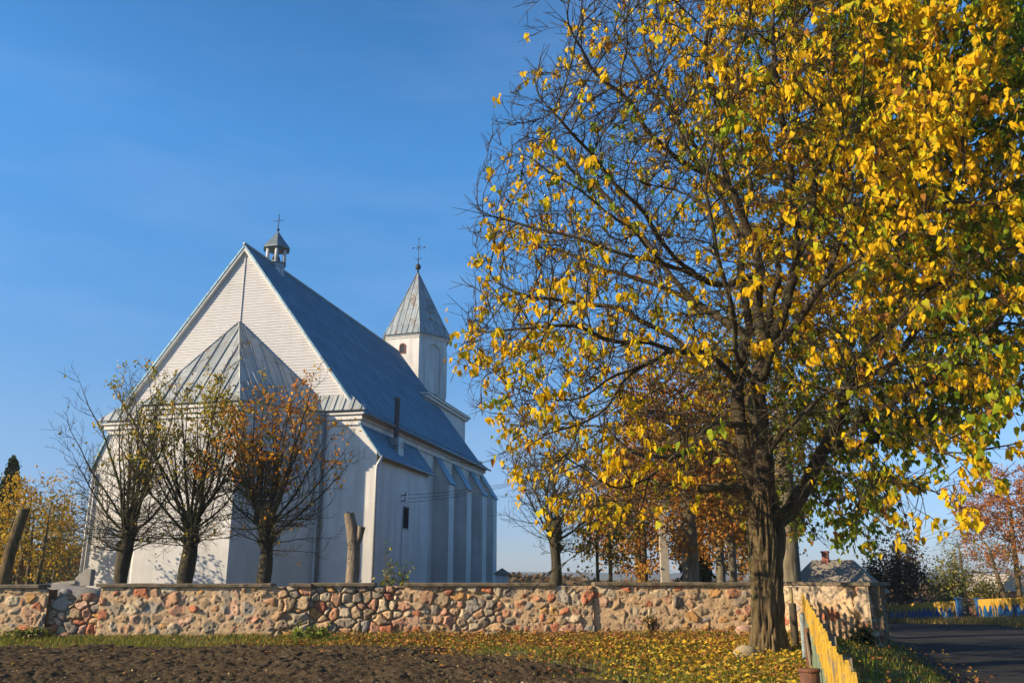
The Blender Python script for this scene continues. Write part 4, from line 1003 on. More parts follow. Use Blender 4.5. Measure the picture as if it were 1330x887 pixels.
# ---- pollarded limes behind the wall
def pollard(name, x, y, lean, head_z, shoots, length, leaf_n, leaf_cols, label, seed, rtrunk=.27, top_leaf=.55, low_shoots=26):
    r = np.random.default_rng(seed); root = empty(name, (x, y, float(ground_z(x, y)))); tag(root, label, 'tree', 'pollarded trees in front of the church')
    W = Wood(); zs = np.linspace(-.2, head_z, 14)
    cx = lean * (np.clip(zs, 0, 99) / head_z) ** 1.3 + .05 * np.sin(zs * 2.2 + seed); cy = .04 * np.cos(zs * 1.7 + seed)
    rr = rtrunk * (1 + .35 * np.exp(-np.clip(zs, 0, 9) * 2.2)) * (1 + .10 * np.sin(zs * 3.1 + seed)); rr[-3:] *= [1.12, 1.2, .7]
    W.tube(np.stack([cx, cy, zs], 1), rr, 20); top = np.array([cx[-1], cy[-1], head_z])
    for k in range(9):    # knuckles
        a = r.uniform(0, 6.28); z0 = r.uniform(head_z - 1.1, head_z); c = np.array([np.interp(z0, zs, cx), 0, z0]); W.tube([c, c + np.array([math.cos(a) * rtrunk * 1.2, math.sin(a) * rtrunk * 1.2, .25])], [.16, .13], 10)
    P = []
    def side(b, t, L, r0, lev):
        e = unit(t * .75 + .85 * unit(np.cross(t, r.normal(0, 1, 3))) + np.array([0, 0, .12])); pts = [b]; n = 4
        for q in range(n): e = unit(e + r.normal(0, .10, 3) + np.array([0, 0, .07])); pts.append(pts[-1] + e * L / n)
        W.tube(pts, np.linspace(r0, .0045, n + 1), 4 if lev == 0 else 3); P.extend(pts[2:])
        if lev < 2 and L > .3:
            for q in range(1, n + 1):
                if r.random() < (.95 if lev == 0 else .5): side(pts[q], e, L * r.uniform(.3, .55), max(r0 * .55, .006), lev + 1)
    for s in range(shoots + low_shoots):
        lowq = s >= shoots; a = r.uniform(0, 6.28)
        if lowq: z0 = r.uniform(head_z * .66, head_z); el = R(r.uniform(-12, 42)); L = r.uniform(.35, .8) * length * .55
        else: z0 = head_z - r.uniform(0, .7); el = R(90 - 62 * (s + r.random()) / shoots); a = s * 2.4 + r.normal(0, .3); L = length * r.uniform(.8, 1.03) * (.50 + .50 * math.sin(el) ** 1.3)
        c = np.array([np.interp(z0, zs, cx) + math.cos(a) * rtrunk * .5, math.sin(a) * rtrunk * .5, z0]); n = 11
        d = np.array([math.cos(a) * math.cos(el), math.sin(a) * math.cos(el), math.sin(el)]); pts = [c]; dd = d.copy()
        for q in range(n): dd = unit(dd + r.normal(0, .08, 3) + np.array([0, 0, .075 if not lowq else .03])); pts.append(pts[-1] + dd * L / n)
        r0 = (.047 if not lowq else .017) * r.uniform(.75, 1.2); rr2 = np.linspace(r0, .007, n + 1); W.tube(pts, rr2, 6 if not lowq else 4); P.extend(pts[5:])
        for q in range(2, n + 1):
            for _ in range(2 if not lowq else 1):
                if r.random() < .8: side(np.array(pts[q]), unit(np.array(pts[q]) - pts[q - 1]), (r.uniform(.7, 1.5) * (1.1 - .6 * q / n) if not lowq else r.uniform(.25, .6)), max(.007, rr2[q] * .5), 0 if not lowq else 1)
    W.build('trunk', M['bark_pollard'], root); P = np.array(P)
    if leaf_n:
        w = sstep(head_z + (length * .15), head_z + length * top_leaf, P[:, 2]) * sstep(.40, .54, fbm(P * 1.0, 2, seed)) + .025; w /= w.sum()
        b = P[r.choice(len(P), leaf_n, p=w)] + r.normal(0, .06, (leaf_n, 3)); lc = np.array(leaf_cols)[r.integers(0, len(leaf_cols), leaf_n)] * r.uniform(.8, 1.15, (leaf_n, 1))
        leaf_mesh('foliage', b, r.uniform(.085, .15, leaf_n), lc, M['leaf_far'], root, .6, False, r)
OL = [(.30, .28, .03), (.44, .36, .03), (.20, .21, .03), (.55, .40, .03)]
OR = [(.72, .27, .02), (.80, .36, .025), (.55, .19, .02), (.75, .44, .04)]
pollard('pollard_lime', -12.62, 29.0, -.04, 3.5, 19, 5.2, 110, OL, 'leftmost pollard lime, almost bare, its lower twigs spreading over the ruined gap', 1, .215, .6, 46)
pollard('pollard_lime', -10.55, 29.0, -.05, 3.55, 22, 5.4, 2600, OL + OR[3:], 'middle pollard lime with olive green leaves in its top before the lit apse wall', 2, .235, .5, 42)
pollard('pollard_lime', -8.05, 29.0, -.04, 3.45, 18, 5.2, 2000, OR, 'right pollard lime with orange leaves before the shaded apse wall', 3, .215, .3, 36)

# ---- cut trunk and other bare stems
def stem(name, label, x, y, pts, rads, m, extra=(), cat='tree trunk', group=None):
    root = empty(name, (x, y, float(ground_z(x, y)))); tag(root, label, cat, group); W = Wood(); W.tube(pts, rads, 14); W.build('trunk', m, root)
    for (p, r_) in extra: w = Wood(); w.tube(p, r_, 10); w.build('branch_stub', m, root)
    mb = MB(); e = np.array(pts[-1]); mb.lathe([(rads[-1] * .98, -.02), (rads[-1] * .9, .012)], 14, e); mb.build('cut_face', M['dead_wood'], root)
    return root
stem('cut_trunk', 'pale dead cut trunk with two short stubs beside the white downpipe corner', -5.12, 28.4, [(0.02, 0, -.3), (0, 0, .8), (.06, 0, 1.8), (.05, 0, 2.5), (-.03, 0, 3.05), (-.16, 0, 3.55)], [.27, .23, .21, .2, .19, .17], M['dead_wood'],
     [(([.05, 0, 2.45], [.2, -.02, 2.8], [.27, -.03, 3.15]), (.15, .13, .14)), (([-.1, 0, 3.4], [-.26, -.02, 3.56]), (.12, .10))])
stem('leaning_trunk', 'dark leaning cut trunk at the left edge above the wall', *at(3, 757, 29)[:2], [(-.05, 0, -.3), (0, 0, 1.2), (.12, 0, 2.4), (.3, 0, 3.4), (.38, 0, 3.75)], [.22, .19, .18, .175, .16], M['bark'])

# ---- general trees
def tree(name, label, x, y, h, crown_c, crown_r, trunk_r, n_att, leaf_n, leaf_cols, seed, group=None, trunk_h=None, material='bark', lsize=(.09, .16), stems=1, leaf_pow=2.0, step=.32, hang=.5, tw_prob=.5, wfill=0.0, lean=0, up=.08):
    r = np.random.default_rng(seed); z0 = float(ground_z(x, y)); root = empty(name, (x, y, z0)); tag(root, label, 'tree', group)
    th = trunk_h or h * .3; nodes, parent = [], []; c = np.array(crown_c, float); cr = np.array(crown_r, float); tips = []; roots = []
    for s in range(stems):
        a = 6.28 * s / stems + seed; o = np.array([math.cos(a), math.sin(a), 0]) * (.25 if stems > 1 else 0)
        sp = np.array([math.cos(a), math.sin(a), 0]) * (.35 * cr[0] if stems > 1 else 0)
        i = link_path(nodes, parent, [o + (0, 0, -.3), o * 1.3 + (lean * .3, 0, th * .6), o * 1.6 + (lean * .6, 0, th), (c[0] * .6 + sp[0] + lean, c[1] * .6 + sp[1], (th + c[2] + cr[2] * .7) / 2), (c[0] + sp[0], c[1] + sp[1], c[2] + cr[2] * .55)], None, step); roots.append(i[0])
    cand = c + (r.random((n_att * 6, 3)) * 2 - 1) * cr; q = (((cand - c) / cr) ** 2).sum(1); ok = (q < .45 + .9 * fbm(cand * (1.6 / cr.mean() + .25), 3, seed)) & (q < 1.15); cand = cand[ok][:n_att]
    N, Pn = colonize(nodes, parent, cand, step, step * 1.3, max(2.2, step * 8), 90, up, .2, r, 7000)
    rad, kids = pipe_radii(N, Pn, .007, 2.1); b = rad[roots[0]]; pw = math.log(trunk_r / .007) / math.log(b / .007); rad = .007 * (rad / .007) ** pw
    W = Wood(); wood_from(N, Pn, rad, kids, roots, W); P = twigs(N, Pn, rad, W, r, .02, tw_prob, (.3, .8), .006, .8, .15, .4); W.build('trunk', M[material], root)
    if leaf_n:
        P = np.concatenate([P, N[rad < .014]]) if len(P) else N[rad < .02]
        w = sstep(.34, .56, fbm(P * (2.2 / cr.mean() + .3), 2, seed + 1)) + .05; w /= w.sum(); b = P[r.choice(len(P), leaf_n, p=w)] + r.normal(0, .13 + wfill, (leaf_n, 3))
        lc = np.array(leaf_cols)[r.integers(0, len(leaf_cols), leaf_n)] * r.uniform(.75, 1.2, (leaf_n, 1))
        leaf_mesh('foliage', b, r.uniform(*lsize, leaf_n), lc, M['leaf_far'], root, hang, False, r)
    return root
def px(u, D): return float(at(u, 757, D)[0])
ORB = [(.42, .17, .03), (.50, .24, .035), (.34, .13, .025), (.46, .30, .05)]
GY = [(.55, .33, .03), (.62, .40, .04), (.40, .26, .04)]
OLG = [(.13, .14, .035), (.20, .18, .04), (.28, .22, .05), (.09, .11, .03)]
RED = [(.42, .16, .04), (.50, .21, .05), (.34, .12, .035)]
G1 = 'rusty autumn trees behind the wall'
tree('autumn_tree', 'rusty orange tree just behind the wall with a thick mossy trunk', px(898, 32), 32, 11, (0, 0, 6.2), (2.9, 2.4, 4.2), .30, 1300, 10500, ORB, 21, G1, 2.6, 'bark_light', (.10, .18))
tree('autumn_tree', 'slender rusty tree, middle one of the three behind the wall', px(937, 36), 36, 10, (.2, 0, 5.6), (2.3, 2.0, 4.0), .18, 900, 6500, ORB, 22, G1, 2.6, 'bark_light', (.10, .18))
tree('autumn_tree', 'slim rusty tree nearest the left side of the great lime trunk', px(953, 34), 34, 10, (0, 0, 5.8), (1.9, 2.0, 3.9), .15, 800, 5200, ORB, 23, G1, 2.8, 'bark_light', (.10, .18))
tree('autumn_tree', 'low rusty tree filling the gap behind the utility pole', px(838, 40), 40, 8, (0, 0, 4.6), (2.6, 2.2, 3.6), .14, 800, 5200, ORB, 29, G1, 1.6, 'bark', (.11, .19))
tree('autumn_tree', 'rusty tree hidden mostly behind the great lime trunk', px(985, 39), 39, 9, (0, 0, 5.0), (2.4, 2.2, 3.8), .15, 800, 5200, ORB, 30, G1, 1.7, 'bark', (.11, .19))
tree('autumn_tree', 'tall autumn tree whose pale trunk shows right of the great lime trunk', px(1029, 28.5), 28.5, 12, (.3, .5, 8.2), (3.2, 3, 4.2), .29, 900, 2600, [(.20, .22, .04), (.45, .33, .04), (.34, .2, .04)], 24, G1, 3.6, 'bark_light', (.10, .17))
pollard('lime_tree', px(720, 30), 30.0, .06, 3.4, 9, 4.6, 420, OLG + GY[:1], 'slim pollard lime with upright sparse branches right of the nave end', 4, .18, .4, 20)
tree('round_shrub', 'small olive leaved tree with two thin stems above the wall right of the slim lime', px(785, 31), 31, 4.2, (0, 0, 2.95), (1.15, 1.1, 1.3), .07, 300, 1700, OLG + GY[:1], 26, None, 1.4, 'bark', (.09, .16), stems=2)
tree('background_tree', 'orange leaved maple low behind the right end of the church', px(830, 44), 44, 7.5, (0, 0, 5.2), (3.6, 2.5, 2.6), .16, 700, 6000, ORB + RED, 27, None, 2.2, 'bark', (.12, .2))
tree('background_tree', 'dark leafy tree deep behind the rusty trees towards the cottage', 13.5, 50, 9, (0, 0, 5.4), (3.0, 3.2, 3.6), .2, 600, 4200, OLG + ORB, 28, None, 1.8, 'bark', (.14, .24))
G2 = 'autumn trees left of the church'
tree('golden_tree', 'golden yellow tree at the left edge behind the leaning trunk', px(25, 44), 44, 6.5, (0, 0, 4.0), (2.4, 2, 2.7), .18, 500, 2700, GY, 31, G2, 1.6, 'bark', (.13, .22))
tree('bare_tree', 'thin mostly bare tree between the golden tree and the church corner', px(70, 48), 48, 6.5, (0, 0, 4.2), (2.0, 2, 2.9), .12, 600, 420, OLG + ORB, 32, G2, 1.4, 'bark_pollard', (.12, .2))
tree('bare_tree', 'low brownish bare tree close beside the lit church corner', px(102, 52), 52, 5.5, (0, 0, 3.4), (2.2, 2, 2.5), .12, 500, 900, OLG + RED, 33, G2, 1.2, 'bark_pollard', (.12, .2))
tree('bare_tree', 'yellowing young tree with two stems behind the wall left of the ruined gap', px(42, 39), 39, 5.2, (0, 0, 3.2), (1.6, 1.5, 2.2), .10, 400, 800, GY + OLG, 34, G2, 1.6, 'bark', (.12, .19), stems=2)

def bush(name, label, x, y, z, r3, n, cols, seed, lsize=(.1, .18), group=None, cat='bush', stems=14):
    r = np.random.default_rng(seed); root = empty(name, (x, y, z)); tag(root, label, cat, group); W = Wood(); P = []
    for s in range(stems):
        a = r.uniform(0, 6.28); k = r.uniform(.2, .95); e = np.array([math.cos(a) * r3[0] * k, math.sin(a) * r3[1] * k, r3[2] * r.uniform(.6, 1.0) * (1.15 - .4 * k)])
        m_ = e * np.array([.45, .45, .55]) + r.normal(0, .08, 3) * r3[2] * .5; W.tube([(0, 0, -.2), m_, e], [.02 + .006 * r3[2], .014, .006], 4)
        for q in range(6):
            t = r.uniform(.35, 1); b = m_ + (e - m_) * t; d = b + r.normal(0, .22, 3) * np.array(r3); d[2] = abs(d[2]); W.tube([b, d], [.009, .005], 3); P += [d, (b + d) / 2, b]
    W.build('stem', M['bark'], root); P = np.array(P); b = P[r.integers(0, len(P), n)] + r.normal(0, .09, (n, 3)) * np.array(r3)
    b[:, 2] = np.maximum(b[:, 2], .05)
    lc = np.array(cols)[r.integers(0, len(cols), n)] * r.uniform(.75, 1.2, (n, 1)); leaf_mesh('foliage', b, r.uniform(*lsize, n), lc, M['leaf_far'], root, .4, False, r)
    return root
DKG = [(.035, .055, .02), (.05, .07, .025), (.03, .045, .02)]
YG = [(.20, .24, .04), (.34, .32, .05), (.14, .18, .03)]
# conifer and shrubs behind the wall
for (u, D, h_, w_, lab, sd) in ((905, 40, 3.4, 1.6, 'dark green conifer bush behind the rusty trees', 41), (-6, 50, 8.4, 2.2, 'dark spruce rising behind the golden tree at the left edge', 42)):
    x = px(u, D); root = empty('spruce', (x, D, float(ground_z(x, D)))); tag(root, lab, 'tree'); r = np.random.default_rng(sd); W = Wood(); W.tube([(0, 0, -.2), (0, 0, h_ * .5), (0, 0, h_)], [.16, .1, .02], 8); P = []
    for q in range(150):
        z = h_ * r.uniform(.08, .98) ** .8; L = w_ * (1 - z / h_) * r.uniform(.7, 1.1) + .1; a = r.uniform(0, 6.28); e = np.array([math.cos(a) * L, math.sin(a) * L, z - .25 * L]); W.tube([(0, 0, z), e], [.02, .006], 3)
        for t in np.linspace(.25, 1, 7): P.append(np.array([0, 0, z]) * (1 - t) + e * t)
    W.build('trunk', M['bark'], root); P = np.array(P); b = np.repeat(P, 5, 0) + r.normal(0, .1, (len(P) * 5, 3)); leaf_mesh('foliage', b, r.uniform(.12, .24, len(b)), np.array(DKG)[r.integers(0, 3, len(b))], M['leaf_far'], root, .7, False, r)
bush('leafy_bush', 'small green leafy bush peeking over the wall beside the pale cut trunk', *at(515, 757, 26.6)[:2], .55, (.85, .4, 1.35), 210, YG, 51, (.08, .14), stems=11)
bush('dry_weed', 'dry yellowing weed growing at the wall foot left of the great lime', *at(846, 825, 25.2)[:2], .0, (.28, .2, .6), 90, GY + OLG, 52, (.05, .1), cat='plant')
bush('green_weed', 'bright green broad leaved weed at the wall foot by the shadow step', *at(398, 838, 23.0)[:2], .0, (.6, .25, .34), 150, [(.22, .30, .04), (.32, .36, .06)], 53, (.08, .16), cat='plant')
bush('nettle_clump', 'dark shaded nettle clump against the lower corner of the end pier', 9.05, 23.35, -.4, (.42, .3, .75), 420, DKG + [(.06, .08, .02)], 55, (.06, .12), cat='plant')
bush('green_weed', 'green weed clump on the grass below the left wall', *at(40, 826, 24.2)[:2], .0, (.8, .3, .3), 170, YG, 54, (.06, .12), cat='plant')

# ------------------------------------------------------------------ poles, wires, distant buildings
def pole(name, label, u, D, ztop, r0, m, group=None, arm=True):
    x = px(u, D); o = empty(name, (x, D, float(ground_z(x, D)))); tag(o, label, 'pole', group); h_ = ztop - o.location.z
    mb = MB(); a, b = r0, r0 * .75
    mb.add([(-a, -a, -.3), (a, -a, -.3), (a, a, -.3), (-a, a, -.3), (-b, -b, h_), (b, -b, h_), (b, b, h_), (-b, b, h_)], [(0, 3, 2, 1), (4, 5, 6, 7), (0, 1, 5, 4), (1, 2, 6, 5), (2, 3, 7, 6), (3, 0, 4, 7)])
    mb.build('shaft', m, o, .012)
    if arm:
        mb = MB(); mb.box((-.7, -.05, h_ - .55), (.7, .05, h_ - .45)); mb.build('cross_arm', M['iron'], o)
        for q in (-.6, -.2, .2, .6): mb = MB(); mb.lathe([(.03, 0), (.05, .05), (.05, .12), (.02, .15)], 8, (q, 0, h_ - .45)); mb.build('insulator', M['white_trim'], o)
    return np.array([x, D, ztop - .4])
pA = pole('utility_pole', 'pale concrete utility pole standing behind the wall among rusty trees', 864, 38.5, 8.0, .19, M['concrete'])
pB = pole('utility_pole', 'distant slim concrete pole above the blue fence on the right', 1243, 66, 3.4, .12, M['concrete'], arm=False)
pC = np.array([24.0, 30.0, 8.2]); 
def wire(label, a, b, sag, group):
    a, b = np.array(a, float), np.array(b, float); t = np.linspace(0, 1, 24)[:, None]; p = a + (b - a) * t; p[:, 2] -= sag * 4 * t[:, 0] * (1 - t[:, 0]); v, f = tube(p, .011, 4)
    tag(mesh_obj('overhead_wire', v, [f], M['iron'], None, True), label, 'wire', group)
for k in range(4):
    o = np.array([.35 * k, 0, -.1 * (k % 2)]); wire('thin overhead wire crossing the sky at the right edge above the blue fence', at(1180 + 12 * k, 700, 60), at(1420, 545 + 24 * k, 38), .5, 'wires over the road')
for k in range(3): wire('thin overhead wire running from the church flank to the concrete pole', (-14.84 + 8.7 * math.cos(R(13.05)) + 3.6 * math.sin(R(13.05)), 45 - 8.7 * math.sin(R(13.05)) + 3.6 * math.cos(R(13.05)), 5.4 + .2 * k), pA + np.array([-.6 + .4 * k, 0, -.1]), .5, 'wires from the church to the pole')
# small white chapel post seen past the nave
x = px(652, 60); o = empty('gate_pillar', (x, 60, -.3)); tag(o, 'small whitewashed pillar with a cap far behind the nave corner', 'pillar')
mb = MB(); mb.box((-.42, -.42, -1), (.42, .42, 2.0)); mb.build('shaft', M['white_trim'], o, .01); mb = MB(); mb.box((-.55, -.55, 2.0), (.55, .55, 2.12)); mb.add([(-.5, -.5, 2.123), (.5, -.5, 2.123), (.5, .5, 2.123), (-.5, .5, 2.123), (0, 0, 2.45)], [(0, 1, 4), (1, 2, 4), (2, 3, 4), (3, 0, 4), (3, 2, 1, 0)]); mb.build('cap', M['slate'], o)
# low house with a hipped slate roof
HX, HY = px(1084, 54), 54.0; HO = empty('house', (HX, HY, -1.3), R(-30)); HO.scale = (.60, .62, .93); tag(HO, 'low old house with a hipped grey roof and brick chimney behind the pier', 'house')
mb = MB(); mb.box((-4.2, -2.6, -1), (4.2, 2.6, 2.25)); mb.build('wall', M['house_wall'], HO)
e = 4.75; mb = MB(); vs = [(-e, -3.1, 2.1), (e, -3.1, 2.1), (e, 3.1, 2.1), (-e, 3.1, 2.1), (-2.0, 0, 4.15), (2.0, 0, 4.15)]
mb.add(vs, [(0, 1, 5, 4), (1, 2, 5), (2, 3, 4, 5), (3, 0, 4), (3, 2, 1, 0)]); ro = mb.build('roof', M['slate'], HO)
mb = MB(); mb.box((-.95, -.35, 3.6), (-.35, .3, 4.6)); mb.box((-1.02, -.42, 4.6), (-.28, .37, 4.72)); mb.build('chimney', M['brick_red'], ro)
for xx_ in (-2.6, .2, 3.0):
    mb = MB(); mb.box((xx_ - .55, -2.66, .7), (xx_ + .55, -2.59, 1.95)); f = mb.build('window', M['white_trim'], HO)
    for q in (-.26, .26): mb = MB(); mb.box((xx_ + q - .21, -2.68, .78), (xx_ + q + .21, -2.655, 1.5)); mb.box((xx_ + q - .21, -2.68, 1.56), (xx_ + q + .21, -2.655, 1.87)); mb.build('pane', M['glass'], f)
mb = MB(); mb.box((4.195, -1.5, .7), (4.26, -.4, 1.95)); f = mb.build('window', M['white_trim'], HO); mb = MB(); mb.box((4.255, -1.4, .78), (4.275, -.5, 1.87)); mb.build('pane', M['glass'], f)
x = px(1290, 80); H3 = empty('shed', (x, 80, -1.8), R(25)); tag(H3, 'distant pale roofed shed behind the blue and yellow fence', 'shed'); mb = MB(); mb.box((-1.6, -1.5, -1), (1.6, 1.5, 2.2)); mb.build('wall', M['brick_red'], H3)
mb = MB(); mb.prism([(-1.9, -1.8, 2.15), (1.9, -1.8, 2.15), (0, -1.8, 3.6)], None, (0, 3.6, 0)); mb.build('roof', M['concrete'], H3)

# vegetation across the road
G3 = 'trees beyond the blue fence'
tree('birch_tree', 'reddish autumn birch at the right edge beyond the blue and yellow fence', px(1322, 54), 54, 9, (.2, 0, 6.0), (3.4, 2.6, 3.7), .16, 1300, 11000, RED, 61, G3, 1.8, 'bark', (.10, .17))
tree('bare_apple_tree', 'bare spreading fruit tree with a forked trunk behind the yellow topped fence', px(1304, 50), 50, 4.6, (-.6, 0, 3.4), (2.2, 1.8, 1.9), .13, 600, 260, OLG, 62, G3, 1.0, 'bark', (.09, .15))
tree('bare_tree', 'grey bare tree rising in the gap left of the reddish birch', px(1252, 72), 72, 7, (0, 0, 4.6), (2.6, 2, 2.8), .12, 500, 200, OLG, 63, G3, 1.4, 'bark', (.12, .2))
bush('tall_bush', 'dark brown leaved bush above the shaded far blue fence beside the cottage', px(1176, 61), 61.5, -1.4, (2.4, 1.6, 5.2), 3600, [(.085, .06, .03), (.06, .055, .025), (.12, .07, .035)], 64, (.14, .25), stems=30)
bush('tall_bush', 'yellow green bush around the distant slim pole', px(1236, 60), 60.5, -1.4, (2.3, 1.4, 4.3), 1900, YG + OLG, 65, (.13, .22), stems=30)
bush('tall_bush', 'dark bush squeezed between cottage and pier', px(1150, 57), 58.5, -1.3, (1.2, 1.2, 3.6), 1300, [(.08, .05, .03), (.05, .045, .022)], 66, (.13, .22), stems=22)
bush('tall_bush', 'olive hedge behind the gate left of the bare fruit tree', px(1280, 60), 60, -1.4, (2.3, 1.3, 2.6), 1500, OLG, 67, (.12, .2), stems=26)
# far-off low woods along the skyline behind the wall, one mass
r = np.random.default_rng(90); n = 16000; D = r.uniform(90, 260, n); u = r.uniform(560, 1330, n); xw = (u - 665) / 1165 * D
hgt = .6 + 2.0 * fbm(np.stack([xw * .07, D * .07, D * 0], -1), 3, 91); b = np.stack([xw, D, ground_z(xw, D) + hgt * r.random(n) ** .8], -1)
bc = np.array([(.16, .095, .06), (.13, .10, .06), (.10, .085, .05), (.20, .12, .06)])[r.integers(0, 4, n)] * r.uniform(.7, 1.2, (n, 1))
o = leaf_mesh('far_thicket', b, r.uniform(.5, 1.1, n), bc, M['leaf_far'], None, .3, False, r); tag(o, kind='stuff')
n = 9000; D = r.uniform(60, 200, n); u = r.uniform(-40, 120, n); xw = (u - 665) / 1165 * D; hgt = 2.0 + 3.2 * fbm(np.stack([xw * .09, D * .09, D * 0], -1), 3, 92); b = np.stack([xw, D, ground_z(xw, D) + hgt * r.random(n)], -1)
o = leaf_mesh('far_thicket', b, r.uniform(.4, .9, n), np.array([(.10, .095, .04), (.16, .11, .05), (.07, .07, .035)])[r.integers(0, 3, n)], M['leaf_far'], None, .3, False, r); tag(o, kind='stuff')

# ------------------------------------------------------------------ fences
def picket(mb, x, w, z0, z1, t, y=0, tip=.06, jz=0):
    mb.prism([(x - w / 2, y, z0), (x + w / 2, y, z0), (x + w / 2, y, z1 - tip), (x, y, z1), (x - w / 2, y, z1 - tip)], None, (0, t, 0))
# near yellow topped fence running from the pier towards the camera
f0, f1 = np.array([0.265 + .313 * 24.6 + .0, 24.6]), np.array([0.265 + .313 * 3.2, 3.2]); Lf = np.linalg.norm(f1 - f0)
FN = empty('picket_fence', (*f0, 0), math.atan2(*(f1 - f0)[::-1])); tag(FN, 'weathered yellow topped picket fence running from the end pier towards the viewer', 'fence')
fd = (f1 - f0) / Lf
r = np.random.default_rng(71); top = MB(); bot = MB(); x = .05; nrm_y = .035
while x < Lf:
    wp = f0 + fd * x; g_ = float(ground_z(*wp)); h_ = 1.15 + r.uniform(-.035, .035) - .0 * x; w_ = r.uniform(.10, .122); yy_ = r.uniform(-.014, .014)
    sp = h_ - .42 + r.uniform(-.05, .05); a = r.uniform(-.012, .012)
    Mx = Matrix.Translation((x, yy_, 0)) @ Matrix.Rotation(a, 4, 'Y') @ Matrix.Rotation(r.uniform(-.13, .13), 4, 'Z')
    up_ = MB(); picket(up_, 0, w_, sp, h_, .02, -.032); lo_ = MB(); picket(lo_, 0, w_, .06 + g_, sp - .001, .02, -.032, 0.0)
    top.add([tuple(Mx @ Vector(v)) for v in up_.v], up_.f); bot.add([tuple(Mx @ Vector(v)) for v in lo_.v], lo_.f); x += r.uniform(.205, .235)
top.build('picket_tops', M['paint_yellow'], FN); bot.build('picket_bottoms', M['paint_green'], FN)
for z in (.34, .88): mb = MB(); mb.box((0, -.011, z), (Lf, .035, z + .075)); mb.build('rail', M['plank'], FN)
for k, x in enumerate(np.arange(.2, Lf, 2.6)): mb = MB(); mb.box((x - .05, .036, -.4), (x + .05, .135, 1.0)); mb.build('post', M['plank'], FN)
# posts and pipes leaning around the fence end
def post(label, u, vtop, D, r0, m, name='post', n=12, cat='post', ly=0, cap=True):
    x, y, zt = at(u, vtop, D); o = empty(name, (x, y, float(ground_z(x, y)))); tag(o, label, cat); h_ = zt - o.location.z
    mb = MB(); mb.lathe([(r0 * 1.05, -.3), (r0, h_ * .5), (r0 * .97, h_ - .015), (r0 * .85, h_)], n); mb.build('shaft', m, o); return o
post('thick dark weathered post right beside the great lime trunk', 1029, 783, 20.5, .088, M['post_dark'], 'timber_post')
post('thin yellowish post standing against the wall behind the dark post', 1026.5, 762, 24.8, .055, M['post_yellow'], 'thin_post')
o = post('pale blue painted fence post by the picket fence end', 1041, 796, 17.6, .05, M['post_blue'], 'painted_post', 8)
post('thin rusty red pipe standing between blue post and rusty stump', 1047.5, 815, 15.6, .052, M['rust'], 'rusty_pipe')
o = post('short fat rusty iron pipe stump at the bottom edge beside the fence', 1051, 868, 9.2, .098, M['rust'], 'iron_stump', 18); mb = MB(); z_ = at(1051, 868, 9.2)[2] - o.location.z; mb.lathe([(.104, z_ - .03), (.107, z_ - .015), (.104, z_ + .003), (.085, z_ + .004)], 18); mb.build('rim', M['rust'], o)
mb = MB(); mb.box((-.012, -1.6, 0), (.012, 1.6, .22), Matrix.Rotation(R(-4), 4, 'X')); o = mb.build('loose_board', M['plank'], bevel=.003); o.location = (*(f0 + fd * 10.0 - np.array([.10, 0])), .42); o.rotation_euler = (0, 0, math.atan2(fd[1], fd[0]) - R(90)); tag(o, 'grey loose board leaning along the inside of the picket fence', 'board')

# blue and yellow fence along the far side of the road
def blue_fence(label, x, ya, yb, seed, sun_gap):
    o = empty('painted_fence', (x, ya, 0)); tag(o, label, 'fence', None); r = np.random.default_rng(seed); y = 0; nxt = -1; per, ph, dep = .5, 0, 1; tp_ = MB(); bt = MB(); L = yb - ya
    while y < L:
        g_ = float(ground_z(x, ya + y)); h_ = g_ + 1.22; sp = h_ - r.uniform(.30, .55); w_ = .10
        tooth = lambda q: .24 + .50 * (1 - abs(((q / per + ph) % 1) * 2 - 1)) * dep
        if y > nxt: per = r.uniform(.34, .62); ph = -y / per; dep = r.uniform(.5, 1.0); nxt = y + per
        bt.prism([(0, y - w_ / 2, g_ + .08), (0, y + w_ / 2, g_ + .08), (0, y + w_ / 2, h_ - .02), (0, y - w_ / 2, h_ - .02)], None, (.02, 0, 0))
        tp_.prism([(-.012, y - w_ / 2, h_), (-.012, y - w_ / 2, h_ - tooth(y - w_ / 2)), (-.012, y + w_ / 2, h_ - tooth(y + w_ / 2)), (-.012, y + w_ / 2, h_)], None, (.01, 0, 0))
        if r.random() < .16: tp_.prism([(-.03, y + .07, g_ + .1), (-.03, y + .12, g_ + .1), (-.03, y + .12, h_), (-.03, y + .07, h_)], None, (.02, 0, 0))
        y += w_ + .012
    tp_.build('pointed_tops', M['paint_yellow'], o); bt.build('boards', M['paint_blue'], o)
    for z in (.35, .95):
        mb = MB(); ys = np.arange(0, L, 1.0); pts = [(.06, q, float(ground_z(x, ya + q)) + z) for q in ys]; mb.tube(pts, .04, 4, smooth=False); mb.build('rail', M['plank'], o)
    for q in np.arange(.1, L, 2.4): mb = MB(); g_ = float(ground_z(x, ya + q)); mb.box((.1, q - .06, g_ - .3), (.22, q + .06, g_ + 1.1)); mb.build('post', M['plank'], o)
    return o
blue_fence('sunlit blue board fence with yellow zigzag tops at the right edge', 25.1, 34, 48.4, 81, .3)
blue_fence('shaded far blue board fence with dull yellow tops beyond the gate', 25.3, 50.95, 61, 82, .1)
GT = empty('wrought_gate', (25.2, 48.6, 0)); tag(GT, 'dark wrought iron gate between two blue posts in the far fence', 'gate'); g_ = float(ground_z(25.2, 50))
for q in (0, 2.2): mb = MB(); mb.box((-.14, q - .14, g_ - .5), (.14, q + .14, g_ + 1.28)); mb.box((-.17, q - .17, g_ + 1.28), (.17, q + .17, g_ + 1.36)); mb.build('gate_post', M['paint_blue'], GT)
mb = MB()
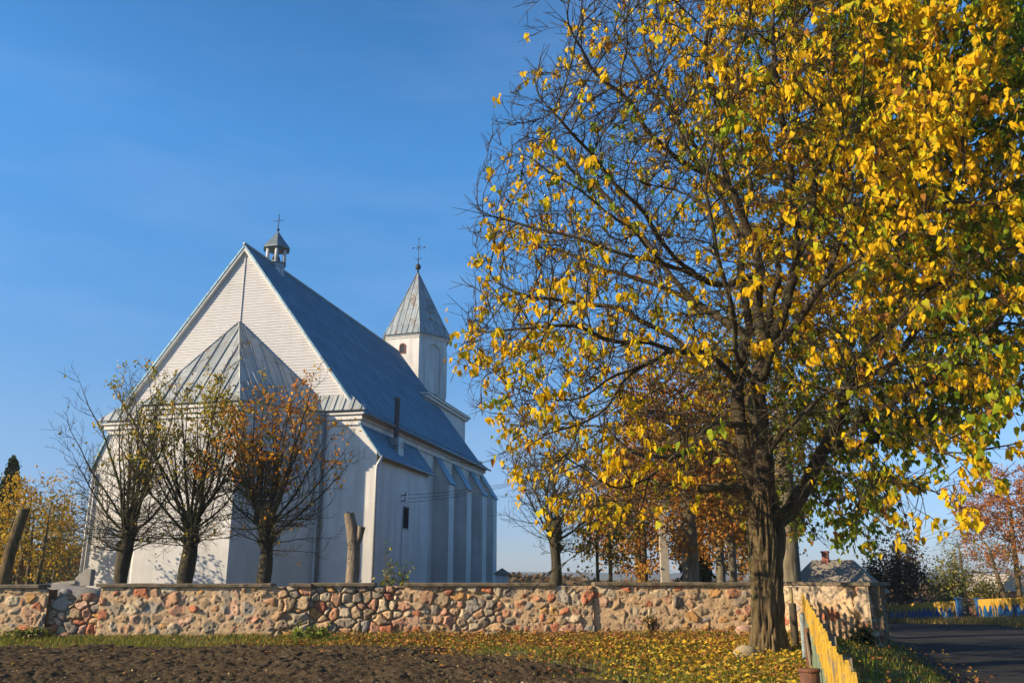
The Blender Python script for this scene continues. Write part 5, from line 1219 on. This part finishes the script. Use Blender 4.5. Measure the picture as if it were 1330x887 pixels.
for q in np.arange(.2, 2.05, .13): mb.tube([(0, q, g_ + .1), (0, q, g_ + 1.3)], .014, 4)
for z in (.12, .45, 1.28): mb.box((-.02, .15, g_ + z), (.02, 2.05, g_ + z + .05))
for q in np.arange(.35, 2.0, .3): mb.tube([(0, q + .12 * math.cos(a), g_ + .29 + .12 * math.sin(a)) for a in np.linspace(0, 6.28, 12)], .012, 4)
mb.build('gate_leaf', M['iron'], GT)

# ------------------------------------------------------------------ grass, weeds and fallen leaves
def blades(name, xy, hmin, hmax, cols, seed, material, wid=.012, lay=.45):
    r = np.random.default_rng(seed); n = len(xy); z = ground_z(xy[:, 0], xy[:, 1]); b = np.stack([xy[:, 0], xy[:, 1], z - .01], -1)
    a = r.uniform(0, 6.28, n); h = r.uniform(hmin, hmax, n) * (.5 + .9 * fbm(b * 1.1, 2, seed)); ln = r.uniform(.1, lay, n)
    d = np.stack([np.cos(a), np.sin(a), a * 0], -1); s = np.stack([-np.sin(a), np.cos(a), a * 0], -1); w = wid * r.uniform(.7, 1.5, n)[:, None]
    m_ = b + d * (h * ln * .45)[:, None] + np.array([0, 0, 1]) * (h * .6)[:, None]; t = b + d * (h * ln * 1.5)[:, None] + np.array([0, 0, 1]) * (h * .95)[:, None]
    V = np.stack([b - s * w, b + s * w, m_ + s * w * .7, m_ - s * w * .7, t], 1); i = np.arange(n)[:, None] * 5
    C = np.array(cols)[r.integers(0, len(cols), n)] * r.uniform(.75, 1.2, (n, 1)); C = np.repeat(C, 5, 0)
    o = mesh_obj(name, V.reshape(-1, 3), [i + np.array([0, 1, 2, 3]), i + np.array([3, 2, 4])], material, None, False, C); tag(o, kind='stuff'); return o
r = np.random.default_rng(120)
n = 150000; gxy = np.stack([r.uniform(-16, 9.2, n), r.uniform(12.5, 25.6, n)], -1)
wyy = 25.24 + .045 * gxy[:, 0]
s_f = gxy[:, 0] - (.265 + .313 * gxy[:, 1])
keep = (gxy[:, 1] < wyy) & (soil_mask(gxy[:, 0], gxy[:, 1]) < .35) & (s_f < .2)
keep &= r.random(n) < (1 - .55 * sstep(-7, -2, gxy[:, 0]) + .45 * sstep(0, 3, gxy[:, 0])) * (.25 + .95 * sstep(.38, .6, fbm(np.stack([gxy[:, 0] * .8, gxy[:, 1] * .8, gxy[:, 0] * 0], -1), 3, 14)))
gxy = gxy[keep]
GR = [(.14, .18, .025), (.20, .21, .035), (.10, .15, .02), (.28, .22, .05), (.22, .17, .04)]
blades('grass', gxy, .05, .18, GR, 121, M['grass_blade'], .009)
n = 50000; g2 = np.stack([r.uniform(3, 20, n), r.uniform(11, 36, n)], -1); s_f = g2[:, 0] - (.265 + .313 * g2[:, 1]); keep = (s_f > .1) & (g2[:, 0] < road_l(g2[:, 1]) + .1 + .5 * r.normal(0, .5, n))
dd_ = np.array(PR1) - np.array(PR0); keep &= ~((g2[:, 1] > 25.5) & (g2[:, 0] < 8.2))
blades('grass', g2[keep], .06, .17, GR[:3] + GR[3:4], 122, M['grass_blade'], .010)
n = 24000; g3 = np.stack([r.uniform(20.2, 25.0, n), r.uniform(32, 62, n)], -1); g3 = g3[g3[:, 0] > road_r(g3[:, 1]) + r.normal(0, .25, n)]
blades('grass', g3, .14, .42, [(.42, .28, .09), (.34, .24, .07), (.24, .2, .05)], 123, M['grass_blade'], .018)
# fallen leaves
def litter(n, xr, yr, wfun, cols, seed, size=(.05, .10)):
    r = np.random.default_rng(seed); p = np.stack([r.uniform(*xr, n), r.uniform(*yr, n)], -1); p = p[r.random(n) < wfun(p[:, 0], p[:, 1])]
    p = p[p[:, 1] < 25.2 + .045 * p[:, 0] + 9 * (p[:, 0] > 8)]
    m_ = soil_mask(p[:, 0], p[:, 1]); z = ground_z(p[:, 0], p[:, 1]) + .02 + .14 * m_ * r.random(len(p)) + .035 * r.random(len(p)) + (1 - m_) * .11 * r.random(len(p)) * sstep(-9, -4, p[:, 0]); c = np.array(cols)[r.integers(0, len(cols), len(p))] * r.uniform(.7, 1.15, (len(p), 1))
    N = len(p); a = r.uniform(0, 6.28, N); tl = r.normal(0, .45, (N, 2)); Nv = unit(np.stack([tl[:, 0], tl[:, 1], np.ones(N)], -1)); Xv = unit(np.cross(np.stack([np.cos(a), np.sin(a), a * 0], -1), Nv)); Yv = np.cross(Nv, Xv)
    s = r.uniform(*size, N)[:, None]; base = np.stack([p[:, 0], p[:, 1], z], -1); V = np.stack([base + s * (Xv * x + Yv * y + Nv * zz * r.uniform(.5, 3, (N, 1))) for x, y, zz in LEAF4_V], 1)
    f = (LEAF4_F[None] + (np.arange(N) * 4)[:, None, None]).reshape(-1, 3); o = mesh_obj('fallen_leaves', V.reshape(-1, 3), [f], M['litter'], None, False, np.repeat(c, 4, 0)); tag(o, kind='stuff'); return o
LT = [(.36, .13, .035), (.42, .19, .035), (.26, .10, .03), (.40, .24, .05), (.44, .29, .03), (.20, .10, .04)]
def w1(x, y):
    n_ = fbm(np.stack([x * .6, y * .9, x * 0], -1), 3, 33); w = sstep(-8, -2.5, x) * sstep(.30, .56, n_ + .10 * sstep(20, 24, y)) * sstep(14, 20.5, y) + .10 + .32 * sstep(1, 5, x) * sstep(26, 15, y) * sstep(.3, .55, n_)
    return np.clip(w * (1 - .72 * soil_mask(x, y)), 0, 1) * (x - (.265 + .313 * y) < .3)
litter(36000, (-15, 9), (12.5, 25.6), w1, LT, 131)
litter(5200, (1, 9), (12.5, 22), lambda x, y: sstep(.5, 3.5, x) * (x - (.265 + .313 * y) < .2), [(.50, .33, .02), (.42, .26, .03), (.36, .28, .04)], 132, (.06, .12))
litter(26000, (-16, 5), (12.5, 21), lambda x, y: soil_mask(x, y) * (.25 + .5 * sstep(.4, .6, fbm(np.stack([x * .8, y * .8, x * 0], -1), 3, 44))), [(.34, .25, .12), (.26, .18, .09), (.42, .32, .17), (.16, .10, .05), (.12, .13, .03)], 134, (.015, .05))
litter(5200, (3, 13), (12, 26), lambda x, y: .4 * (x - (.265 + .313 * y) > .2) * (x < road_l(y) + 1), LT[3:] + LT[:1], 133, (.05, .1))

sc.cycles.max_bounces = 6; sc.cycles.diffuse_bounces = 3; sc.cycles.glossy_bounces = 2; sc.cycles.transmission_bounces = 3; sc.cycles.transparent_max_bounces = 4
sc.cycles.use_denoising = True

# thin autumn haze over the whole plain
hb_ = MB(); hb_.box((-1750, -80, -9), (1850, 1700, 34)); hz_m = bpy.data.materials.new('haze'); hz_m.use_nodes = True; hn = hz_m.node_tree
for q in list(hn.nodes):
    if q.type != 'OUTPUT_MATERIAL': hn.nodes.remove(q)
pv = hn.nodes.new('ShaderNodeVolumePrincipled'); pv.inputs['Density'].default_value = .0003; pv.inputs['Color'].default_value = (.78, .86, 1, 1)
hn.links.new(pv.outputs[0], [q for q in hn.nodes if q.type == 'OUTPUT_MATERIAL'][0].inputs['Volume'])
tag(hb_.build('haze', hz_m), kind='stuff')
sc.cycles.volume_bounces = 0
